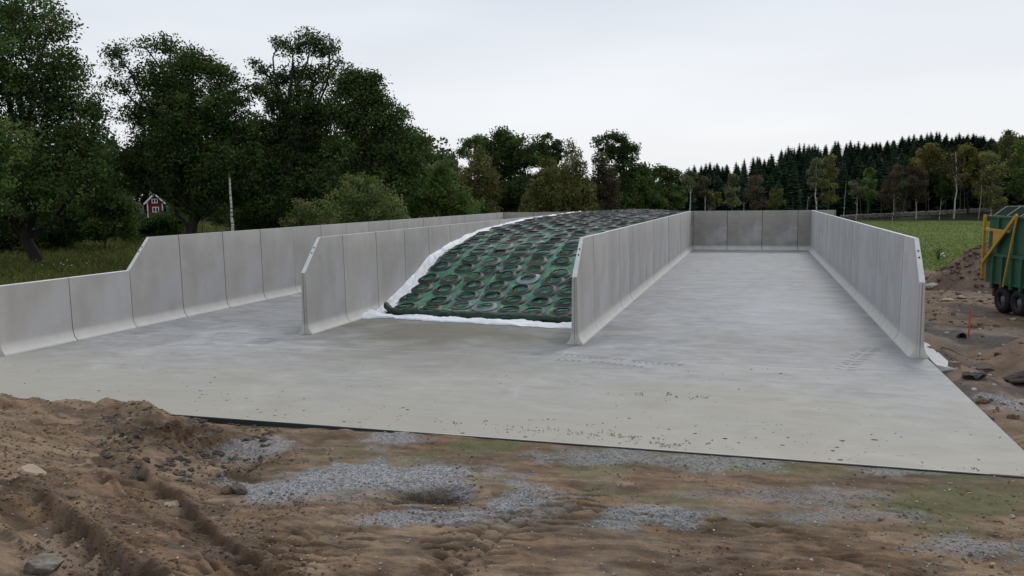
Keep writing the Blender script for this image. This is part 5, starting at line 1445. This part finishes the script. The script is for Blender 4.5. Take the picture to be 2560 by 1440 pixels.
T_('oak_tree', 'sparse dark oak with visible branches at the top centre of the row', 1365, 130, [(1345, 345, 16, .5), (1370, 338, 14, .5), (1388, 358, 16, .5), (1355, 370, 24, .6), (1385, 382, 24, .6), (1398, 365, 12, .4), (1370, 400, 30), (1365, 450, 36)], 'leaf_oak', 5600, .32, .9, 45, 'bark', limbs=50)
T_('birch_tree', 'yellowing birch with a white stem in the middle of the row', 1368, 108, [(1368, 398, 12), (1372, 420, 20), (1362, 450, 30), (1350, 490, 40), (1378, 480, 36), (1340, 520, 40), (1385, 525, 36)], 'leaf_birch', 9000, .24, .8, 46, 'birch', droop=.6)
T_('birch_tree', 'small golden birch top beside the white stemmed birch', 1382, 112, [(1380, 408, 10), (1386, 428, 14), (1382, 450, 16)], 'leaf_yellow', 1400, .24, .6, 47, 'birch')
T_('birch_tree', 'tall grey-brown birch with two feathery tops right of the golden birch', 1430, 110, [(1422, 355, 9, .7), (1441, 352, 9, .7), (1430, 380, 22), (1432, 420, 36), (1418, 460, 44), (1445, 470, 44), (1425, 510, 50), (1460, 520, 44), (1400, 525, 40)], 'leaf_birch', 15000, .24, .8, 48, 'birch', droop=.8)
T_('birch_tree', 'reddish-brown thin birch between the feathery birch and the airy oak', 1505, 112, [(1498, 395, 18), (1510, 425, 26), (1500, 460, 32), (1520, 490, 34), (1498, 515, 36), (1530, 455, 18, .6)], 'leaf_brown', 8000, .24, .8, 49, 'birch', droop=.6)
T_('oak_tree', 'airy green oak with a wide rounded top, right end of the middle row', 1545, 128, [(1500, 352, 16, .6), (1530, 344, 16, .7), (1555, 350, 16, .7), (1572, 372, 18, .7), (1515, 375, 24, .8), (1548, 385, 28, .7), (1580, 400, 18, .7), (1560, 430, 36), (1585, 470, 40), (1560, 510, 40)], 'leaf_oak', 9500, .32, 1.0, 50, 'bark', limbs=40)
T_('alder_tree', 'dark bushy alder right of the airy oak', 1610, 135, [(1600, 425, 20), (1620, 440, 24), (1600, 480, 36), (1630, 500, 34), (1580, 525, 30)], 'leaf_oak', 6000, .32, 1, 51, 'bark')
T_('alder_tree', 'dark rounded alder near the low gap in the skyline', 1665, 145, [(1650, 430, 18), (1675, 440, 20), (1655, 480, 34), (1690, 490, 32), (1665, 520, 30)], 'leaf_oak', 5500, .34, 1, 52, 'bark')
for i, (px, dep, top) in enumerate([(1230, 150, 440), (1330, 150, 440), (1470, 148, 440), (1400, 152, 430), (1540, 150, 450), (1090, 140, 430), (1150, 146, 440)]):
    T_('dark_thicket_tree', 'dark filling tree in the shade, %s of the shaded row behind the clamps' % ORD[[1090, 1150, 1230, 1330, 1400, 1470, 1540].index(px)], px, dep, [(px, top + 14, 22), (px - 22, top + 40, 34), (px + 24, top + 42, 34), (px, top + 75, 42)], 'leaf_oak', 3600, .42, 1.3, 60 + i, 'bark', limbs=6, group='shaded trees behind the clamps')

# far wood closing the view behind the oaks
def generic_broadleaf(seed, n=1700):
    V, F, T, C = leaf_cloud([(0, 0, 6.5, 3.6), (1.2, .6, 9.2, 2.6), (-1.4, -.4, 8.6, 2.4), (.2, 1, 4.2, 3.4), (-.8, -1, 3.6, 3.0)], n, 1.5, .62, seed, .5)
    mb = MB(); mb.tube([(0, 0, -.5), (.1, 0, 4), (.2, .1, 8)], [.28, .2, .08], 6)
    return mesh_np('crown', V, F, M['leaf_oak'], False, T), mb.mesh('trunk', M['bark'])
GB = [generic_broadleaf(100 + i) for i in range(4)]
def place(name, me_pair, x, y_, s, label, cat, group, sz=None, mats=None):
    root = empty(name, (x, y_, gz(x, y_) - .1), label, cat, group, random.uniform(0, 6.28))
    root.scale = (s, s, sz or s)
    obj('crown', me_pair[0], root); obj('trunk', me_pair[1], root); return root
i = 0
for row, (dep, step) in enumerate(((165, 46), (195, 42))):
    px = -160 + row * 20
    while px < 1120:
        if not (row == 0 and 300 < px < 480):
            c = P(px + random.uniform(-8, 8), 500, dep + random.uniform(-8, 8)); s = random.uniform(1.25, 1.6)
            place('woodland_tree', random.choice(GB), c.x, c.y, s, 'dark tree, %s from left in the %s row of wood behind the oaks' % (ordinal(int((px + 160) // step) + 1), ('nearer', 'farther')[row]), 'tree', 'far broadleaf wood on the left', s * random.uniform(.9, 1.15))
        px += step

# spruces
def spruce_mesh(seed, H=15.0, whorls=26):
    rg = random.Random(seed); vs = []; fs = []; ts = []
    for w_ in range(whorls):
        t = (w_ + rg.uniform(-.3, .3)) / whorls; z = 1.2 + t * (H - 1.3); R_ = (3.5 * (1 - t) ** .72 + .10) * rg.uniform(.85, 1.1)
        nb = max(6, int(11 * (1 - t) + 5)); tn = rg.uniform(.7, 1.3)
        for j in range(nb):
            a = 2 * math.pi * (j + rg.random()) / nb; r = R_ * rg.uniform(.65, 1.12); dr = r * rg.uniform(.15, .45)
            d = Vector((math.cos(a), math.sin(a), 0)); s_ = Vector((-d.y, d.x, 0)); w2 = r * .26 + .14
            p0 = Vector((0, 0, z)); p1 = d * r * .55 + Vector((0, 0, z - dr * .35)); p2 = d * r + Vector((0, 0, z - dr + .12 * r))
            b0 = len(vs)
            vs += [p0, p1 + s_ * w2 + Vector((0, 0, -.12)), p2, p1 - s_ * w2 + Vector((0, 0, -.12)), p1 + Vector((0, 0, .10))]
            fs += [(b0, b0 + 1, b0 + 4), (b0 + 4, b0 + 1, b0 + 2), (b0, b0 + 4, b0 + 3), (b0 + 4, b0 + 2, b0 + 3)]
            b0 = len(vs); vs += [p1 + s_ * w2 * .3, p1 - s_ * w2 * .3, p1 * .9 + Vector((0, 0, -.55 + z * .1)) + d * .2]; fs.append((b0, b0 + 1, b0 + 2))
            tt = tn * rg.uniform(.75, 1.3); ts += [tt] * 8
    for (za, zb, ra, rb) in ((.8, H * .35, 1.9, 1.55), (H * .3, H * .62, 1.6, .95), (H * .58, H * .9, 1.0, .2)):   # dense inner growth
        b0 = len(vs)
        for zz, rr_ in ((za, ra), (zb, rb)):
            for j in range(7):
                a = 2 * math.pi * j / 7 + zz; q_ = rr_ * rg.uniform(.75, 1.15); vs.append(Vector((math.cos(a) * q_, math.sin(a) * q_, zz + rg.uniform(-.4, .4)))); ts.append(.7 + .3 * rg.random())
        for j in range(7):
            j2 = (j + 1) % 7; fs += [(b0 + j, b0 + j2, b0 + 7 + j), (b0 + j2, b0 + 7 + j2, b0 + 7 + j)]
    b0 = len(vs); vs += [Vector((.06, 0, H - .6)), Vector((-.06, .05, H - .6)), Vector((0, 0, H + .5))]; fs.append((b0, b0 + 1, b0 + 2)); ts += [1] * 3
    T = np.array(ts)[:, None] * np.ones((1, 3))
    cr_ = mesh_np('crown', np.array([tuple(v) for v in vs]), np.array(fs), M['needle'], False, T)
    mb = MB(); mb.tube([(0, 0, -.5), (0, 0, H * .5), (0, 0, H * .95)], [.22, .13, .02], 5)
    return cr_, mb.mesh('trunk', M['bark'])
SP = [spruce_mesh(i, 15 + (i % 3)) for i in range(6)]
random.seed(99)
sky_px = [(1560, 455), (1640, 432), (1680, 418), (1740, 402), (1800, 396), (1860, 390), (1930, 372), (1985, 352), (2020, 348), (2080, 345), (2150, 345), (2230, 340), (2300, 322), (2380, 324), (2450, 330), (2520, 334), (2640, 330)]
def skyline(px): return float(np.interp(px, [a for a, _ in sky_px], [b_ for _, b_ in sky_px]))
count = 0; WOOD = []
rows = [(186, 36, 'front row'), (203, 32, 'second row'), (224, 27, 'middle of the wood'), (248, 23, 'upper slope'), (276, 19, 'upper slope'), (305, 14.5, 'ridge')]
for ri, (dep, step, where) in enumerate(rows):
    px = 1580 + ri * 9
    while px < 2680:
        q = px + random.uniform(-7, 7); dd = dep + random.uniform(-9, 9)
        c = P(q, 480, dd); zg = gz(c.x, c.y)
        # tree height so that the ridge rows reach the skyline; nearer rows stay a little under it
        want = skyline(q) + (8 if ri >= 4 else [66, 46, 30, 16][ri]) + random.uniform(-7, 12) * (1 if ri < 4 else .9)
        ztop = P(q, want, dd).z; hgt = ztop - zg
        if hgt > 4 and count < 296:
            me = SP[random.randrange(6)]; H0 = 15 + (SP.index(me) % 3) + .5; s = hgt / H0
            s = max(s, .35); count += 1
            lab = {'ridge': 'dark pointed spruce standing on the skyline ridge of the wood', 'upper slope': 'dark spruce on the upper slope, just below the skyline', 'middle of the wood': 'dark spruce in the middle of the wood, mostly hidden by nearer ones'}.get(where, 'dark spruce in the %s at the foot of the wood behind the stone wall' % where)
            r_ = place('spruce_tree', me, c.x, c.y, min(max(s, .85), 1.3) * random.uniform(.9, 1.15), lab, 'spruce', 'spruces of the wood: ' + where, s)
            r_.rotation_euler.x = random.gauss(0, .01); WOOD.append((ri, q, r_))
        px += step * random.uniform(.8, 1.2)
def big_ordinal(n):
    if n < 60: return ordinal(n)
    t = {6: 'sixt', 7: 'sevent'}[n // 10]; return t + 'ieth' if n % 10 == 0 else t + 'y-' + UNI[n % 10]
RN = ['front row', 'second row', 'third row', 'fourth row', 'fifth row', 'ridge row']
for ri in range(6):
    for i, (q, r_) in enumerate(sorted([(w_[1], w_[2]) for w_ in WOOD if w_[0] == ri], key=lambda t: t[0])):
        r_['label'] = 'dark spruce, %s from left in the %s of the wooded slope' % (big_ordinal(i + 1), RN[ri]); r_['group'] = 'spruces of the wooded slope, ' + RN[ri]
# birches and bushes along the edge of the spruce wood
eg = 'broadleaf trees along the edge of the spruce wood'
E_ = lambda *a, **k: T_(*a, group=eg, **k)
edge = [
    ('birch_tree', 'white forked birch with a thin round crown before the dark wood', 1725, 168, [(1722, 440, 20, .6), (1738, 455, 16, .5), (1718, 462, 16, .5)], 'leaf_grey', 900, .3, .8, 70, 'birch', .17, 8, .9),
    ('birch_tree', 'thin white birch stem with brownish crown beside the forked birch', 1762, 168, [(1760, 452, 13, .6), (1764, 478, 15, .6)], 'leaf_brown', 700, .28, .7, 71, 'birch', .12, 4, .9),
    ('birch_tree', 'short yellowish young birch in front of the dark spruces', 1787, 166, [(1786, 482, 13), (1790, 497, 15)], 'leaf_birch', 700, .28, .6, 72, 'bark_grey', .08, 3, .8),
    ('birch_tree', 'slender olive birch before the dark wood, left of the back wall\'s second joint', 1832, 168, [(1832, 445, 13), (1828, 472, 18), (1834, 498, 18)], 'leaf_grey', 1500, .28, .7, 73, 'bark_grey', .1, 3, .9),
    ('birch_tree', 'brown-grey birch seen above the third back wall panel', 1888, 170, [(1888, 448, 18), (1884, 478, 22), (1895, 505, 20)], 'leaf_brown', 1700, .28, .8, 74, 'bark_grey', .1, 3, .9),
    ('birch_tree', 'low brownish birch above the last back wall joint', 1942, 168, [(1942, 480, 15), (1938, 502, 20)], 'leaf_birch', 1100, .28, .7, 75, 'bark_grey', .08, 3, .8),
    ('birch_tree', 'tall birch with a straight white stem behind the inner corner of the right wall', 2040, 168, [(2040, 405, 12), (2042, 430, 17), (2036, 452, 15)], 'leaf_grey', 1300, .28, .7, 76, 'birch', .15, 4, 1.0),
    ('birch_tree', 'olive birch with a tapering crown right of the straight white stem', 2072, 170, [(2074, 398, 15), (2072, 425, 20), (2068, 460, 22), (2074, 490, 20)], 'leaf_birch', 2300, .28, .8, 77, 'bark_grey', .12, 3, .9),
    ('birch_tree', 'small green birch on its own at the wood\'s foot', 2142, 168, [(2142, 455, 12), (2140, 475, 16)], 'leaf_grey', 900, .28, .6, 78, 'birch', .09, 3, .95),
    ('birch_tree', 'slim green birch next to the small one at the wood\'s foot', 2170, 169, [(2170, 428, 12), (2170, 455, 17), (2172, 485, 16)], 'leaf_fresh', 1500, .28, .7, 79, 'bark_grey', .09, 3, .9),
    ('alder_tree', 'broad greyish-brown alder at the edge of the wood above the pasture', 2238, 170, [(2236, 425, 18), (2240, 455, 30), (2232, 485, 34), (2250, 505, 26)], 'leaf_brown', 3600, .3, .8, 80, 'bark_grey', .14, 8, .9),
    ('birch_tree', 'brownish birch with a pale stem left of the yellow-topped tree', 2292, 169, [(2292, 425, 20), (2290, 455, 26), (2296, 485, 24)], 'leaf_brown', 2600, .3, .8, 81, 'birch', .12, 6, .9),
    ('maple_tree', 'yellow-topped tree above the wood\'s edge, left of the two', 2315, 178, [(2310, 380, 16), (2328, 370, 20), (2342, 385, 20), (2300, 402, 18), (2325, 410, 24)], 'leaf_yellow', 2600, .34, .8, 82, 'bark', .16, 6, .9),
    ('maple_tree', 'large yellow-green maple with a domed top, right of the two', 2420, 176, [(2420, 375, 20), (2402, 392, 20), (2440, 392, 20), (2420, 415, 32), (2410, 445, 28), (2435, 455, 26)], 'leaf_yellow', 4200, .34, .9, 83, 'bark', .2, 6, .9),
    ('birch_tree', 'tall grey birch with a long pale stem between the two yellow-topped trees', 2386, 168, [(2390, 380, 14, .5), (2380, 410, 18, .5), (2390, 440, 18, .5)], 'leaf_brown', 1100, .28, .7, 84, 'birch', .17, 8, 1.0),
    ('ash_tree', 'dark green tree filling between the two yellow-topped trees', 2365, 180, [(2362, 395, 24), (2358, 430, 34), (2366, 470, 34)], 'leaf_oak', 3400, .34, .9, 85, 'bark', .16, 3, .9),
    ('birch_tree', 'olive-brown tree above the trailer\'s left edge', 2478, 170, [(2478, 395, 22), (2480, 430, 30), (2472, 470, 32), (2485, 500, 28)], 'leaf_birch', 4200, .3, .9, 86, 'birch', .15, 8, .9),
    ('alder_tree', 'pale olive tree top at the right edge skyline', 2525, 185, [(2522, 335, 16), (2540, 350, 20), (2510, 362, 20), (2535, 385, 30), (2520, 420, 34)], 'leaf_birch', 3600, .34, .9, 87, 'bark_grey', .18, 6, .9),
    ('maple_tree', 'green and gold tree at the right border above the trailer', 2562, 172, [(2565, 370, 30), (2550, 410, 34), (2580, 440, 36), (2550, 470, 34)], 'leaf_fresh', 4500, .34, .9, 88, 'bark', .2, 6, .9),
]
for nm, lab, px, dep, lobes, mt, n_, lf, cl, sd2, bk, tr, lm, tt in edge:
    E_(nm, lab, px, dep, lobes, mt, n_, lf, cl, sd2, bk, tr=tr, limbs=lm, tt=tt, droop=.3)
# bare pale stems at the foot of the wood
bs = 'pale bare stems at the foot of the wood'
for i, (px, top, lean) in enumerate([(2110, 450, 2), (2155, 480, -2), (2205, 470, 0), (2232, 490, 1), (2262, 480, 2), (2325, 470, -1), (2350, 495, 1), (2398, 470, 1), (2415, 478, -1), (2448, 460, 2), (2462, 475, 0), (2500, 470, 1), (2018, 490, 1), (1985, 495, -1), (1905, 492, 1), (1860, 500, 0)]):
    dep = 165 + (i % 3) * 2; c = P(px, 500, dep); zb = gz(c.x, c.y); tp = P(px + lean * 3, top, dep)
    root = empty('bare_stem', (c.x, c.y, zb), 'thin pale bare stem at the dark foot of the wood, %s from the left' % (ORD + ['eleventh', 'twelfth', 'thirteenth', 'fourteenth', 'fifteenth', 'sixteenth'])[sorted([2110, 2155, 2205, 2232, 2262, 2325, 2350, 2398, 2415, 2448, 2462, 2500, 2018, 1985, 1905, 1860]).index(px)], 'tree', bs)
    mb = MB(); d = tp - Vector((c.x, c.y, zb)); q = d * .5 + Vector((random.gauss(0, .15), 0, 0)); mb.tube([(0, 0, -.3), q, d], [.06, .045, .015], 5)
    for _ in range(5):
        t = random.uniform(.45, .95); p = d * t; a = random.uniform(0, 6.28); l_ = random.uniform(.5, 1.3); mb.tube([p, p + Vector((math.cos(a) * l_, math.sin(a) * l_, l_ * .8))], [.02, .006], 3)
    mb.build('stem', M['birch'] if i % 3 == 0 else M['bark_grey'], root)
